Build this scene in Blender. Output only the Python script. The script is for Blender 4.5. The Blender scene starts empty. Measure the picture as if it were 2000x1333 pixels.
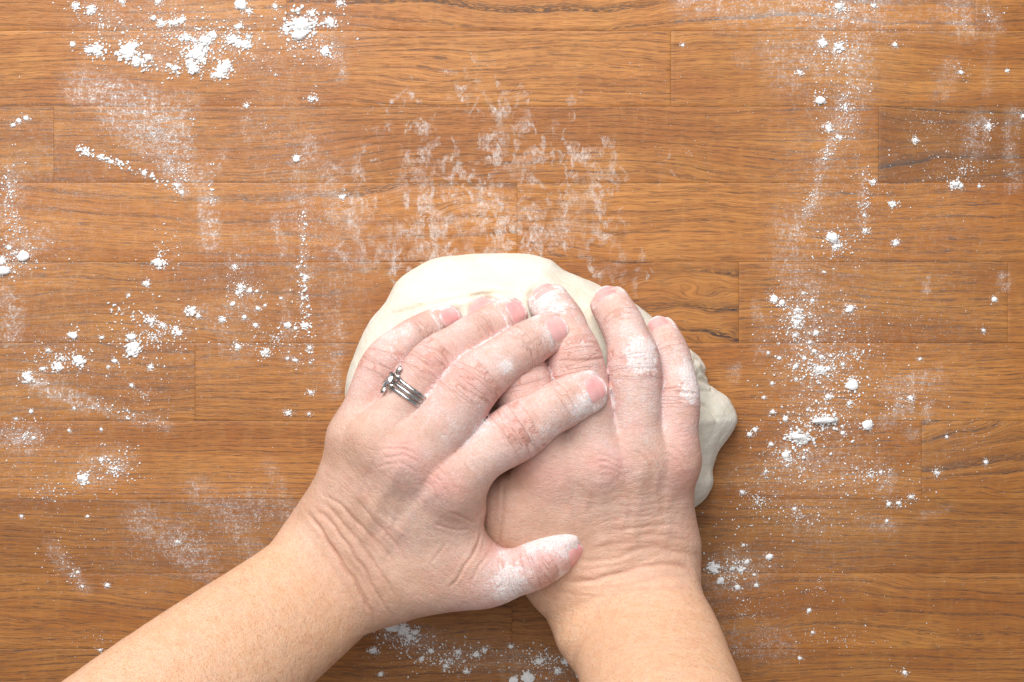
import bpy, math, random, time
import numpy as np
from mathutils import Vector, noise as mnoise

T0 = time.time()
random.seed(7); np.random.seed(7)
sc = bpy.context.scene
COL = sc.collection

# ------------------------------------------------------------------ camera, world, lights, exposure
CAM_H = 0.85                      # camera height above the worktop, m
SPX = 0.25                        # mm on the worktop per photo pixel (2000 px wide)
cam_d = bpy.data.cameras.new('camera'); cam = bpy.data.objects.new('camera', cam_d); COL.objects.link(cam)
cam.location = (0, 0, CAM_H); cam.rotation_euler = (0, 0, 0)
cam_d.sensor_width = 36; cam_d.lens = 36 * CAM_H / (2000 * SPX * 1e-3)
cam_d.clip_start = 0.01; cam_d.clip_end = 50
sc.camera = cam

world = bpy.data.worlds.new('World'); sc.world = world; world.use_nodes = True
bg = world.node_tree.nodes['Background']; bg.inputs[0].default_value = (0.93, 0.96, 1.0, 1); bg.inputs[1].default_value = 0.31

def area(name, loc, target, sx, sy, power, col):
    d = bpy.data.lights.new(name, 'AREA'); d.shape = 'RECTANGLE'; d.size = sx; d.size_y = sy
    d.energy = power; d.color = col
    o = bpy.data.objects.new(name, d); COL.objects.link(o); o.location = loc
    o.rotation_euler = (Vector(target) - Vector(loc)).to_track_quat('-Z', 'Y').to_euler()
    return o
area('window_light', (-0.28, 0.86, 0.86), (0, 0.02, 0.03), 0.9, 0.7, 19.5, (1.0, 0.985, 0.96))
area('overhead_softbox', (-0.25, 0.55, 1.9), (0, 0, 0), 0.9, 0.9, 15.0, (1.0, 0.98, 0.95))  # added overhead softbox, placed to lay a sheen on the upper-left wood

sc.view_settings.view_transform = 'Standard'; sc.view_settings.look = 'None'
sc.view_settings.exposure = 0.0; sc.view_settings.gamma = 1.0; sc.view_settings.use_curve_mapping = False
sc.cycles.use_denoising = True; sc.cycles.max_bounces = 6; sc.cycles.diffuse_bounces = 3; sc.cycles.glossy_bounces = 3

# ------------------------------------------------------------------ helpers
CH = CAM_H * 1000.0               # everything below is laid out in mm
def at(px, py, z=0.0):
    f = (CH - z) / CH * SPX
    return np.array([(px - 1000) * f, (666.5 - py) * f, z])
def pxmm(z): return (CH - z) / CH * SPX
def to_px(P):
    f = CH / (CH - P[:, 2]) / SPX
    return np.stack([P[:, 0] * f + 1000, 666.5 - P[:, 1] * f], 1)

def tag(o, label=None, cat=None, group=None, kind=None):
    if label: o['label'] = label
    if cat: o['category'] = cat
    if group: o['group'] = group
    if kind: o['kind'] = kind
    return o

def link_mesh(name, V, F, mat=None, parent=None, smooth=True, scale=1e-3):
    me = bpy.data.meshes.new(name)
    V = np.asarray(V, dtype=np.float64) * scale
    if isinstance(F, np.ndarray):
        n, m = F.shape
        me.vertices.add(len(V)); me.vertices.foreach_set('co', V.astype(np.float32).ravel())
        me.loops.add(n * m); me.loops.foreach_set('vertex_index', F.astype(np.int32).ravel())
        me.polygons.add(n); me.polygons.foreach_set('loop_start', np.arange(0, n * m, m, dtype=np.int32))
        me.polygons.foreach_set('loop_total', np.full(n, m, dtype=np.int32))
        me.update(calc_edges=True); me.validate()
    else:
        me.from_pydata([tuple(v) for v in V], [], F); me.update()
    if smooth: me.polygons.foreach_set('use_smooth', np.ones(len(me.polygons), dtype=bool))
    if mat: me.materials.append(mat)
    o = bpy.data.objects.new(name, me); COL.objects.link(o)
    if parent: o.parent = parent
    return o

def fattr(me, name, vals):
    a = me.attributes.new(name, 'FLOAT', 'POINT'); a.data.foreach_set('value', np.asarray(vals, dtype=np.float32))

def poly_dist(Q, pts, closed=False):
    """distance of 2-D points Q to a polyline, and the parameter 0..1 along it"""
    pts = np.asarray(pts, float)
    if closed: pts = np.vstack([pts, pts[:1]])
    best = np.full(len(Q), 1e9); par = np.zeros(len(Q)); n = len(pts) - 1
    for i in range(n):
        a, b = pts[i], pts[i + 1]; ab = b - a; L = max(ab @ ab, 1e-9)
        t = np.clip(((Q - a) @ ab) / L, 0, 1)
        d = np.hypot(*(Q - (a + t[:, None] * ab)).T)
        m = d < best; best[m] = d[m]; par[m] = (i + t[m]) / n
    return best, par

def in_poly(Q, pts):
    pts = np.asarray(pts, float); ins = np.zeros(len(Q), bool); j = len(pts) - 1
    for i in range(len(pts)):
        xi, yi = pts[i]; xj, yj = pts[j]
        if yi != yj:
            c = ((yi > Q[:, 1]) != (yj > Q[:, 1])) & (Q[:, 0] < (xj - xi) * (Q[:, 1] - yi) / (yj - yi) + xi)
            ins ^= c
        j = i
    return ins

def catmull(P, sub, closed=False):
    P = np.asarray(P, float); n = len(P); out = []
    rng = range(n if closed else n - 1)
    for i in rng:
        if closed: p0, p1, p2, p3 = P[i - 1], P[i], P[(i + 1) % n], P[(i + 2) % n]
        else: p0, p1, p2, p3 = P[max(i - 1, 0)], P[i], P[i + 1], P[min(i + 2, n - 1)]
        for k in range(sub):
            t = k / sub
            out.append(0.5 * ((2 * p1) + (-p0 + p2) * t + (2 * p0 - 5 * p1 + 4 * p2 - p3) * t * t + (-p0 + 3 * p1 - 3 * p2 + p3) * t ** 3))
    if not closed: out.append(P[-1])
    return np.array(out)

def nrm(v): return v / max(np.linalg.norm(v), 1e-9)
def smin(a, b, k):
    h = np.maximum(k - np.abs(a - b), 0) / k
    return np.minimum(a, b) - h * h * k * 0.25
def smax(a, b, k): return -smin(-a, -b, k)

class Chain:
    """a limb segment: stations (px, py, z mm, half width px, top/width ratio, bottom/width ratio)"""
    def __init__(self, st, sub=4, up=(0, 0, 1), cap=1.0, cap0=1.0, top=0.9, bot=0.95, grow=1.0):
        rows = []
        for s in st:
            p = at(s[0], s[1], s[2]); a = s[3] * pxmm(s[2]) * grow
            tr = s[4] if len(s) > 4 else top; br = s[5] if len(s) > 5 else bot
            rows.append([*p, a, a * tr, a * br])
        R = catmull(rows, sub); self.sub = sub; self.nst = len(st)
        self.P = R[:, :3]; self.a = R[:, 3]; self.bt = R[:, 4]; self.bb = R[:, 5]
        n = len(R); self.cap = cap; self.cap0 = cap0
        T = np.gradient(self.P, axis=0); self.T = np.array([nrm(t) for t in T])
        up = np.array(up, float)
        ups = up if up.ndim == 2 else np.repeat(up[None], n, 0)
        if up.ndim == 2: ups = catmull(up, sub)
        self.V = np.array([nrm(ups[i] - ups[i] @ self.T[i] * self.T[i]) for i in range(n)])
        self.U = np.cross(self.T, self.V)
        r = self.a.max() * 1.25
        self.lo = self.P.min(0) - r; self.hi = self.P.max(0) + r
    def piece(self, i, Q):
        """field of one short piece of the limb: distance, position along, across and up"""
        n = len(self.P); A, B = self.P[i], self.P[i + 1]; ab = B - A; L2 = ab @ ab
        r = Q - A.astype(Q.dtype)
        traw = (r @ (ab / L2).astype(Q.dtype)); t = np.clip(traw, 0, 1)
        w = (traw - t) * Q.dtype.type(math.sqrt(L2))
        u = r @ nrm(self.U[i] + self.U[i + 1]).astype(Q.dtype); v = r @ nrm(self.V[i] + self.V[i + 1]).astype(Q.dtype)
        f = Q.dtype.type
        a = f(self.a[i]) + t * f(self.a[i + 1] - self.a[i])
        b = np.where(v > 0, f(self.bt[i]) + t * f(self.bt[i + 1] - self.bt[i]), f(self.bb[i]) + t * f(self.bb[i + 1] - self.bb[i]))
        c = np.minimum(a, b)
        cc = c * np.where(w > 0, f(self.cap if i == n - 2 else 1.0), f(self.cap0 if i == 0 else 1.0))
        d = (np.sqrt((u / a) ** 2 + (v / b) ** 2 + (w / cc) ** 2) - 1) * c
        return d, t, u / a, v / b
    def eval(self, Q):
        n = len(self.P); best = np.full(len(Q), 1e6); S = np.zeros(len(Q)); UU = np.zeros(len(Q)); VV = np.zeros(len(Q))
        for i in range(n - 1):
            d, t, u, v = self.piece(i, Q); m = d < best
            best[m] = d[m]; S[m] = (i + t[m]) / self.sub; UU[m] = u[m]; VV[m] = v[m]
        return best, S, UU, VV
    def frame(self, s):
        x = np.clip(s * self.sub, 0, len(self.P) - 1.0001); i = int(x); t = x - i
        L = lambda A: A[i] * (1 - t) + A[i + 1] * t
        return L(self.P), nrm(L(self.T)), nrm(L(self.U)), nrm(L(self.V)), L(self.a), L(self.bt), L(self.bb)

class Grid:
    def __init__(self, lo, hi, h):
        self.lo = np.asarray(lo, float); self.h = h
        self.n = np.ceil((np.asarray(hi) - self.lo) / h).astype(int) + 1
    def sub(self, lo, hi):
        i0 = np.clip(np.floor((lo - self.lo) / self.h).astype(int), 0, self.n)
        i1 = np.clip(np.ceil((hi - self.lo) / self.h).astype(int) + 1, 0, self.n)
        return i0, i1
    def pts(self, i0, i1):
        ax = [self.lo[k] + self.h * np.arange(i0[k], i1[k]) for k in range(3)]
        X, Y, Z = np.meshgrid(*ax, indexing='ij')
        return np.stack([X.ravel(), Y.ravel(), Z.ravel()], 1), X.shape

def put(F, G, ch, fn, margin):
    i0, i1 = G.sub(ch.lo - margin, ch.hi + margin)
    if np.any(i1 <= i0): return
    d = np.full(tuple(i1 - i0), 1e3, np.float32)
    for i in range(len(ch.P) - 1):
        r = max(ch.a[i], ch.a[i + 1]) * 1.05 + margin; e = ch.P[i:i + 2]
        j0, j1 = G.sub(e.min(0) - r, e.max(0) + r); j0 = np.maximum(j0, i0); j1 = np.minimum(j1, i1)
        if np.any(j1 <= j0): continue
        Q, shp = G.pts(j0, j1); k = tuple(slice(a, b) for a, b in zip(j0 - i0, j1 - i0))
        d[k] = np.minimum(d[k], ch.piece(i, Q.astype(np.float32))[0].reshape(shp))
    sl = tuple(slice(a, b) for a, b in zip(i0, i1))
    F[sl] = fn(sl, d)

def hand_field(H, G):
    Fp = np.full(tuple(G.n), 60.0, np.float32)
    for ch, k in H['palm']:
        put(Fp, G, ch, lambda sl, d: smin(Fp[sl], d, k), k + 3)
    Ff = Fp.copy()
    for ch, k in H['fingers']:
        put(Ff, G, ch, lambda sl, d: np.minimum(Ff[sl], smin(Fp[sl], d, k)), k + 3)
    return Ff

def surface_nets(F, G):
    n = np.array(F.shape); ins = F < 0
    cnt = np.zeros(n - 1, np.int8); offs = [(i, j, k) for i in (0, 1) for j in (0, 1) for k in (0, 1)]
    for o in offs: cnt += ins[o[0]:o[0] + n[0] - 1, o[1]:o[1] + n[1] - 1, o[2]:o[2] + n[2] - 1]
    act = np.argwhere((cnt > 0) & (cnt < 8))
    vals = {o: F[act[:, 0] + o[0], act[:, 1] + o[1], act[:, 2] + o[2]] for o in offs}
    acc = np.zeros((len(act), 3)); num = np.zeros(len(act))
    for o in offs:
        for ax in range(3):
            if o[ax] == 0:
                p = list(o); p[ax] = 1; v0, v1 = vals[o], vals[tuple(p)]
                m = (v0 < 0) != (v1 < 0); t = np.where(m, v0 / np.where(m, v0 - v1, 1), 0)
                q = np.tile(np.array(o, float), (len(act), 1)); q[:, ax] = t
                acc[m] += q[m]; num += m
    V = G.lo + G.h * (act + acc / num[:, None])
    idx = np.full(n - 1, -1, np.int32); idx[tuple(act.T)] = np.arange(len(act))
    quads = []
    for ax in range(3):
        b, c = (ax + 1) % 3, (ax + 2) % 3
        s0 = [slice(1, -1)] * 3; s1 = [slice(1, -1)] * 3
        s0[ax] = slice(0, -1); s1[ax] = slice(1, None)
        e0, e1 = ins[tuple(s0)], ins[tuple(s1)]
        for flip in (False, True):
            w = np.argwhere((e0 & ~e1) if not flip else (~e0 & e1))
            if not len(w): continue
            w[:, b] += 1; w[:, c] += 1
            def cell(db, dc):
                q = w.copy(); q[:, b] += db; q[:, c] += dc
                return idx[q[:, 0], q[:, 1], q[:, 2]]
            f = np.stack([cell(-1, -1), cell(0, -1), cell(0, 0), cell(-1, 0)], 1)
            quads.append(f[:, ::-1] if flip else f)
    return V, np.vstack(quads)

def refine(V, F):
    """one Catmull-Clark step on a closed quad mesh"""
    nv, nf = len(V), len(F)
    E = np.stack([F, np.roll(F, -1, 1)], 2).reshape(-1, 2); key = np.sort(E, 1); key = key[:, 0].astype(np.int64) * nv + key[:, 1]
    uq, inv, cn = np.unique(key, return_inverse=True, return_counts=True); ne = len(uq)
    ev = np.stack([uq // nv, uq % nv], 1)
    fp = V[F].mean(1); fid = np.repeat(np.arange(nf), 4)
    def acc(idx, W, n): return np.stack([np.bincount(idx, W[:, k], n) for k in range(3)], 1)
    mid = V[ev].mean(1); ef = acc(inv, fp[fid], ne) / cn[:, None]; ep = (mid + ef) / 2
    val = np.bincount(F.ravel(), minlength=nv); Fm = acc(F.ravel(), fp[fid], nv) / val[:, None]
    evn = np.bincount(ev.ravel(), minlength=nv); Rm = acc(ev.ravel(), np.repeat(mid, 2, 0), nv) / evn[:, None]
    n = val[:, None]; vp = (Fm + 2 * Rm + (n - 3) * V) / n
    vp = np.where((evn == val)[:, None], vp, V)
    ie = inv.reshape(nf, 4) + nv; iF = np.arange(nf) + nv + ne; out = []
    for k in range(4): out.append(np.stack([F[:, k], ie[:, k], iF, ie[:, k - 1]], 1))
    return np.vstack([vp, ep, fp]), np.vstack(out)

def get_co(me):
    V = np.empty(len(me.vertices) * 3, np.float32); me.vertices.foreach_get('co', V)
    return V.reshape(-1, 3).astype(float) * 1000
def get_no(me):
    V = np.empty(len(me.vertices) * 3, np.float32); me.vertices.foreach_get('normal', V)
    return V.reshape(-1, 3).astype(float)
def set_co(me, V):
    me.vertices.foreach_set('co', (V * 1e-3).astype(np.float32).ravel()); me.update()

# value noise in numpy, cheap
_perm = np.random.RandomState(3).rand(64, 64, 64).astype(np.float32)
def vnoise(P, scale, off=0.0):
    Q = P / scale + off; i = np.floor(Q).astype(int); f = Q - i; f = f * f * (3 - 2 * f); out = 0
    for dx in (0, 1):
        for dy in (0, 1):
            for dz in (0, 1):
                w = (f[:, 0] if dx else 1 - f[:, 0]) * (f[:, 1] if dy else 1 - f[:, 1]) * (f[:, 2] if dz else 1 - f[:, 2])
                out = out + w * _perm[(i[:, 0] + dx) % 64, (i[:, 1] + dy) % 64, (i[:, 2] + dz) % 64]
    return out * 2 - 1
def fbm(P, scale, oct=3, off=0.0):
    s = 0; a = 1.0; t = 0
    for k in range(oct):
        s = s + a * vnoise(P, scale / 2 ** k, off + 7.3 * k); t += a; a *= 0.5
    return s / t

# ------------------------------------------------------------------ materials
class NT:
    def __init__(self, name):
        self.m = bpy.data.materials.new(name); self.m.use_nodes = True
        self.t = self.m.node_tree; self.t.nodes.clear()
        self.out = self.n('ShaderNodeOutputMaterial')
    def n(self, ty, **kw):
        x = self.t.nodes.new(ty)
        for k, v in kw.items(): setattr(x, k, v)
        return x
    def link(self, a, b): self.t.links.new(a, b)
    def setin(self, node, i, v):
        if v is None: return
        if hasattr(v, 'is_linked') or isinstance(v, bpy.types.NodeSocket): self.link(v, node.inputs[i])
        else: node.inputs[i].default_value = v
    def math(self, op, a, b=None, c=None, clamp=False):
        x = self.n('ShaderNodeMath', operation=op, use_clamp=clamp)
        self.setin(x, 0, a); self.setin(x, 1, b); self.setin(x, 2, c); return x.outputs[0]
    def noise(self, vec, scale, detail=2.0, rough=0.5, dist=0.0):
        x = self.n('ShaderNodeTexNoise'); self.setin(x, 'Vector', vec); x.inputs['Scale'].default_value = scale
        x.inputs['Detail'].default_value = detail; x.inputs['Roughness'].default_value = rough; x.inputs['Distortion'].default_value = dist
        return x.outputs[0]
    def voro(self, vec, scale, feature='F1', out=0):
        x = self.n('ShaderNodeTexVoronoi', feature=feature); self.setin(x, 'Vector', vec); x.inputs['Scale'].default_value = scale
        return x.outputs[out]
    def ramp(self, v, a, b, lo=0.0, hi=1.0, smooth=True):
        x = self.n('ShaderNodeMapRange', interpolation_type='SMOOTHSTEP' if smooth else 'LINEAR')
        self.setin(x, 0, v); self.setin(x, 1, a); self.setin(x, 2, b); self.setin(x, 3, lo); self.setin(x, 4, hi); return x.outputs[0]
    def mix(self, f, a, b, blend='MIX'):
        x = self.n('ShaderNodeMix', data_type='RGBA', blend_type=blend)
        self.setin(x, 0, f)
        for i, v in ((6, a), (7, b)):
            if isinstance(v, tuple): x.inputs[i].default_value = (*v[:3], 1)
            else: self.link(v, x.inputs[i])
        return x.outputs[2]
    def attr(self, name, ty='GEOMETRY', out=2):
        x = self.n('ShaderNodeAttribute', attribute_type=ty, attribute_name=name); return x.outputs[out]
    def comb(self, x, y, z):
        c = self.n('ShaderNodeCombineXYZ'); self.setin(c, 0, x); self.setin(c, 1, y); self.setin(c, 2, z); return c.outputs[0]
    def pos_mm(self):
        g = self.n('ShaderNodeNewGeometry'); v = self.n('ShaderNodeVectorMath', operation='SCALE')
        self.link(g.outputs['Position'], v.inputs[0]); v.inputs['Scale'].default_value = 1000.0; return v.outputs[0]
    def sep(self, v):
        s = self.n('ShaderNodeSeparateXYZ'); self.link(v, s.inputs[0]); return s.outputs
    def bump(self, h, strength, dist, prev=None):
        b = self.n('ShaderNodeBump'); b.inputs['Strength'].default_value = strength; b.inputs['Distance'].default_value = dist
        self.link(h, b.inputs['Height'])
        if prev is not None: self.link(prev, b.inputs['Normal'])
        return b.outputs[0]
    def princ(self, **kw):
        p = self.n('ShaderNodeBsdfPrincipled')
        for k, v in kw.items():
            k = k.replace('_', ' ')
            if isinstance(v, tuple) and len(v) == 3 and 'Color' in k: v = (*v, 1)
            self.setin(p, k, v)
        self.link(p.outputs[0], self.out.inputs[0]); return p

def mat_wood():
    N = NT('oiled_oak'); p = N.pos_mm(); X, Y, Z = N.sep(p)
    A = lambda n: N.attr(n, 'OBJECT')
    seed, warp, tone, fig, freq, lin = A('seed'), A('warp'), A('tone'), A('figure'), A('freq'), A('line')
    sx = N.math('MULTIPLY_ADD', seed, 173.0, X)
    sy = N.math('MULTIPLY_ADD', seed, 37.0, Y)
    M = lambda a, b: N.math('MULTIPLY', a, b)
    AD = lambda a, b: N.math('ADD', a, b)
    # slow wandering of the growth rings and of the fibre
    w1 = N.noise(N.comb(M(sx, 0.0055), M(sy, 0.020), seed), 1.0, 1.0, 0.5)
    w2 = N.noise(N.comb(M(sx, 0.022), M(sy, 0.05), seed), 1.0, 2.0, 0.5)
    w3 = N.noise(N.comb(M(sx, 0.12), M(sy, 0.25), seed), 1.0, 2.0, 0.5)
    lift = AD(M(M(w1, warp), 30.0), AD(M(w2, N.math('MULTIPLY_ADD', fig, 12.0, 2.2)), M(w3, 0.5)))   # mm across the grain
    wy = AD(sy, lift)
    r = M(wy, freq)
    r = AD(r, M(N.noise(N.comb(0.0, M(wy, 0.09), seed), 1.0, 2.0, 0.5), 1.6))                       # uneven ring widths
    fr = N.math('FRACT', r)
    early = M(N.ramp(fr, 0.0, 0.06), N.ramp(fr, 0.08, 0.42, 1.0, 0.0))
    ringamp = N.ramp(N.noise(N.comb(M(sx, 0.008), M(N.math('FLOOR', r), 3.7), seed), 1.0, 1.0, 0.5), 0.30, 0.62, 0.15, 1.0)
    # vessels: short dark dashes strung along the early wood
    py_ = AD(sy, M(lift, 0.9))
    d1 = N.noise(N.comb(M(sx, 0.30), M(py_, 3.2), seed), 1.0, 1.0, 0.4)
    d2 = N.noise(N.comb(M(sx, 0.16), M(py_, 2.2), AD(seed, 4.2)), 1.0, 1.0, 0.4)
    d3 = N.noise(N.comb(M(sx, 0.14), M(py_, 2.9), AD(seed, 8.1)), 1.0, 1.0, 0.4)
    hard = M(M(M(early, early), ringamp), M(lin, 0.82))
    v1 = M(N.ramp(d1, 0.47, 0.60), hard)
    v2 = M(N.ramp(d2, 0.50, 0.64), M(hard, 0.9))
    v3 = M(N.ramp(d3, 0.55, 0.66), N.math('MULTIPLY_ADD', early, 0.30, 0.42))
    pores = N.math('MAXIMUM', N.math('MAXIMUM', v1, v2), v3)
    # fibre streaks, slow colour drift, silvery ray flecks
    fib = N.noise(N.comb(M(sx, 0.020), M(wy, 0.85), seed), 1.0, 4.0, 0.72)
    fib2 = N.noise(N.comb(M(sx, 0.05), M(wy, 3.2), seed), 1.0, 2.0, 0.6)
    drift = N.noise(N.comb(M(sx, 0.007), M(wy, 0.05), seed), 1.0, 3.0, 0.55)
    blot = N.noise(N.comb(M(sx, 0.03), M(sy, 0.045), AD(seed, 2.0)), 1.0, 3.0, 0.6)
    ray = N.noise(N.comb(M(sx, 0.32), M(sy, 0.08), AD(seed, 9.0)), 1.0, 2.0, 0.5)
    base = N.mix(N.ramp(drift, 0.30, 0.70), (0.345, 0.115, 0.020), (0.510, 0.212, 0.050))
    base = N.mix(M(N.ramp(fib, 0.36, 0.66), 0.72), base, (0.250, 0.084, 0.018))
    base = N.mix(M(N.ramp(fib2, 0.45, 0.70), 0.42), base, (0.20, 0.078, 0.020))
    base = N.mix(M(M(M(early, ringamp), lin), 0.26), base, (0.215, 0.085, 0.025))
    base = N.mix(M(N.ramp(blot, 0.45, 0.72), 0.30), base, (0.49, 0.225, 0.055))
    base = N.mix(M(N.ramp(ray, 0.50, 0.75), 0.15), base, (0.52, 0.26, 0.085))
    tn = N.n('ShaderNodeVectorMath', operation='SCALE'); N.link(base, tn.inputs[0]); N.link(tone, tn.inputs['Scale'])
    base = N.mix(M(pores, 0.95), tn.outputs[0], (0.040, 0.024, 0.020))
    # flour film: density comes with the mesh, the speckle from noise
    dust = N.attr('dust'); smear = N.attr('smear')
    s1 = N.noise(p, 0.85, 2.0, 0.75); s2 = N.noise(p, 0.30, 4.0, 0.65); s3 = N.noise(N.comb(M(X, 0.5), M(Y, 0.09), 2.0), 1.0, 3.0, 0.6)
    k = M(N.ramp(s1, 0.48, 0.66), N.ramp(s2, 0.36, 0.6, 0.15, 1.0))
    film = M(M(dust, N.ramp(s3, 0.3, 0.6, 0.55, 1.15)), N.math('MULTIPLY_ADD', k, 0.80, M(N.ramp(s2, 0.4, 0.6), 0.16)))
    film = N.math('ADD', film, M(M(dust, 0.55), N.math('MAXIMUM', pores, M(early, 0.25))), clamp=True)
    # dried dough smears: torn, ridged patches
    dx = N.noise(N.comb(X, Y, 3.0), 0.09, 3.0, 0.55); dy = N.noise(N.comb(X, Y, 8.0), 0.09, 3.0, 0.55)
    q = N.comb(N.math('MULTIPLY_ADD', dx, 16.0, X), M(N.math('MULTIPLY_ADD', dy, 16.0, Y), 0.75), 0.0)
    n1 = N.noise(q, 0.17, 6.0, 0.70, 0.5)
    e = N.math('SUBTRACT', n1, N.math('MULTIPLY_ADD', smear, -0.21, 0.63))
    soft = N.ramp(e, -0.01, 0.11)
    n2 = N.noise(N.comb(X, M(Y, 0.55), 5.0), 0.8, 4.0, 0.75); n3 = N.noise(N.comb(X, M(Y, 0.5), 1.0), 0.22, 4.0, 0.65)
    rid = N.ramp(N.math('ABSOLUTE', N.math('SUBTRACT', N.noise(q, 0.33, 4.0, 0.65), 0.5)), 0.0, 0.030, 1.0, 0.0)
    body = M(soft, M(N.ramp(n2, 0.38, 0.66, 0.12, 0.72), N.ramp(n3, 0.34, 0.62, 0.25, 1.0)))
    patch = N.math('MAXIMUM', body, M(M(rid, N.ramp(e, 0.0, 0.06)), N.ramp(n3, 0.38, 0.58, 0.0, 0.75)))
    patch = M(M(patch, N.ramp(smear, 0.02, 0.30)), N.ramp(N.noise(N.comb(X, M(Y, 0.4), 7.0), 0.085, 2.0, 0.5), 0.36, 0.56, 0.38, 1.1))
    base = N.mix(M(film, 0.90), base, (0.80, 0.785, 0.775))
    base = N.mix(M(patch, 0.76), base, (0.84, 0.81, 0.785))
    hgt = AD(M(pores, -0.6), M(patch, 0.9))
    hgt = AD(hgt, M(film, 0.4))
    hgt = AD(hgt, M(fib2, 0.25))
    nb = N.bump(hgt, 0.6, 0.0003)
    ro = AD(N.math('MULTIPLY_ADD', fib, 0.16, 0.40), M(film, 0.4))
    N.princ(Base_Color=base, Roughness=ro, Normal=nb, Specular_IOR_Level=0.38)
    return N.m

def mat_skin():
    N = NT('skin'); p = N.pos_mm()
    ang = N.attr('axis', 'OBJECT')
    rot = N.n('ShaderNodeVectorRotate', rotation_type='Z_AXIS'); N.link(p, rot.inputs['Vector']); N.link(ang, rot.inputs['Angle'])
    X, Y, Z = N.sep(rot.outputs[0])            # Y runs along the arm
    red = N.attr('red'); flour = N.attr('flour'); tan = N.attr('tan'); crease = N.attr('crease')
    m1 = N.noise(p, 0.05, 3.0, 0.6); m2 = N.noise(p, 0.22, 3.0, 0.6); m3 = N.noise(p, 0.9, 2.0, 0.6)
    hand_c = N.mix(N.ramp(m1, 0.36, 0.64), (0.545, 0.335, 0.250), (0.650, 0.430, 0.345))
    arm_c = N.mix(N.ramp(m2, 0.35, 0.65), (0.700, 0.415, 0.255), (0.750, 0.480, 0.320))
    hand_c = N.mix(N.math('MULTIPLY', N.ramp(N.noise(p, 0.085, 4.0, 0.65), 0.46, 0.66), 0.42), hand_c, (0.640, 0.330, 0.275))
    arm_c = N.mix(N.math('MULTIPLY', N.ramp(N.noise(p, 0.12, 4.0, 0.65), 0.50, 0.68), 0.30), arm_c, (0.640, 0.330, 0.215))
    base = N.mix(tan, hand_c, arm_c)
    base = N.mix(N.math('MULTIPLY', red, N.ramp(m2, 0.3, 0.7, 0.6, 1.0), clamp=True), base, (0.700, 0.290, 0.260))
    base = N.mix(N.math('MULTIPLY', N.ramp(m2, 0.50, 0.70), 0.24), base, (0.45, 0.24, 0.15))
    base = N.mix(N.math('MULTIPLY', N.ramp(m3, 0.53, 0.68), 0.32), base, (0.62, 0.28, 0.18))
    hair = N.noise(N.comb(N.math('MULTIPLY_ADD', X, 0.9, N.math('MULTIPLY', Y, 0.55)), N.math('MULTIPLY', Y, 0.28), Z), 1.3, 1.0, 0.5)
    base = N.mix(N.math('MULTIPLY', N.math('MULTIPLY', N.ramp(hair, 0.58, 0.70), tan), 0.40), base, (0.36, 0.18, 0.08))
    base = N.mix(N.math('MULTIPLY', crease, 0.5), base, (0.40, 0.17, 0.12))
    # creases across the fingers, sharp and following the joint
    al_, ac_, kn = N.attr('along'), N.attr('across'), N.attr('knuckle')
    kv = N.comb(N.math('ADD', al_, N.math('MULTIPLY', m2, 1.5)), N.math('MULTIPLY', ac_, 0.16), 0.0)
    k1 = N.noise(kv, 0.38, 1.0, 0.5); k2 = N.noise(kv, 1.3, 2.0, 0.55)
    kr = N.math('MAXIMUM', N.ramp(N.math('ABSOLUTE', N.math('SUBTRACT', k1, 0.5)), 0.0, 0.035, 1.0, 0.0), N.math('MULTIPLY', N.ramp(N.math('ABSOLUTE', N.math('SUBTRACT', k2, 0.5)), 0.0, 0.06, 1.0, 0.0), 0.25))
    kr = N.math('MULTIPLY', kr, kn)
    base = N.mix(N.math('MULTIPLY', kr, 0.36), base, (0.42, 0.17, 0.13))
    # flour rubbed into the skin
    f1 = N.noise(p, 1.0, 3.0, 0.75); f2 = N.noise(p, 0.11, 4.0, 0.65)
    spk = N.math('MULTIPLY', N.ramp(f1, 0.50, 0.68), N.ramp(f2, 0.36, 0.62, 0.2, 1.0))
    film = N.math('MULTIPLY', flour, N.math('MULTIPLY_ADD', N.ramp(f2, 0.30, 0.70), 0.30, N.math('MULTIPLY_ADD', spk, 0.70, 0.14)), clamp=True)
    film = N.math('MULTIPLY', film, N.math('SUBTRACT', 1.0, N.math('MAXIMUM', N.math('MULTIPLY', crease, 0.7), N.math('MULTIPLY', kr, 0.8)), clamp=True))
    hv = N.ramp(N.math('MULTIPLY_ADD', N.math('SUBTRACT', N.noise(p, 0.26, 5.0, 0.75), 0.5), 2.6, flour), 0.90, 1.40)
    film = N.math('MAXIMUM', film, N.math('MULTIPLY', hv, N.ramp(f1, 0.36, 0.58, 0.35, 0.95)))
    base = N.mix(film, base, (0.85, 0.79, 0.79))
    # relief: lozenge skin texture, fine lines across the limb
    wv = N.comb(N.math('MULTIPLY', X, 0.32), N.math('ADD', Y, N.math('MULTIPLY', m2, 3.0)), N.math('MULTIPLY', Z, 0.7))
    lines = N.noise(wv, 0.85, 3.0, 0.6)
    cell = N.voro(N.comb(N.math('MULTIPLY', X, 0.75), Y, Z), 0.95, 'DISTANCE_TO_EDGE')
    pits = N.noise(p, 2.2, 2.0, 0.5)
    hgt = N.math('ADD', N.math('MULTIPLY', lines, 1.0), N.math('MULTIPLY', N.ramp(cell, 0.0, 0.22), 0.16))
    hgt = N.math('ADD', hgt, N.math('MULTIPLY', pits, 0.30))
    hgt = N.math('ADD', hgt, N.math('MULTIPLY', N.math('MULTIPLY', spk, flour), 0.5))
    ln2 = N.noise(N.comb(N.math('MULTIPLY', X, 0.30), N.math('ADD', Y, N.math('MULTIPLY', m2, 5.0)), N.math('MULTIPLY', Z, 0.6)), 0.42, 3.0, 0.6)
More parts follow.
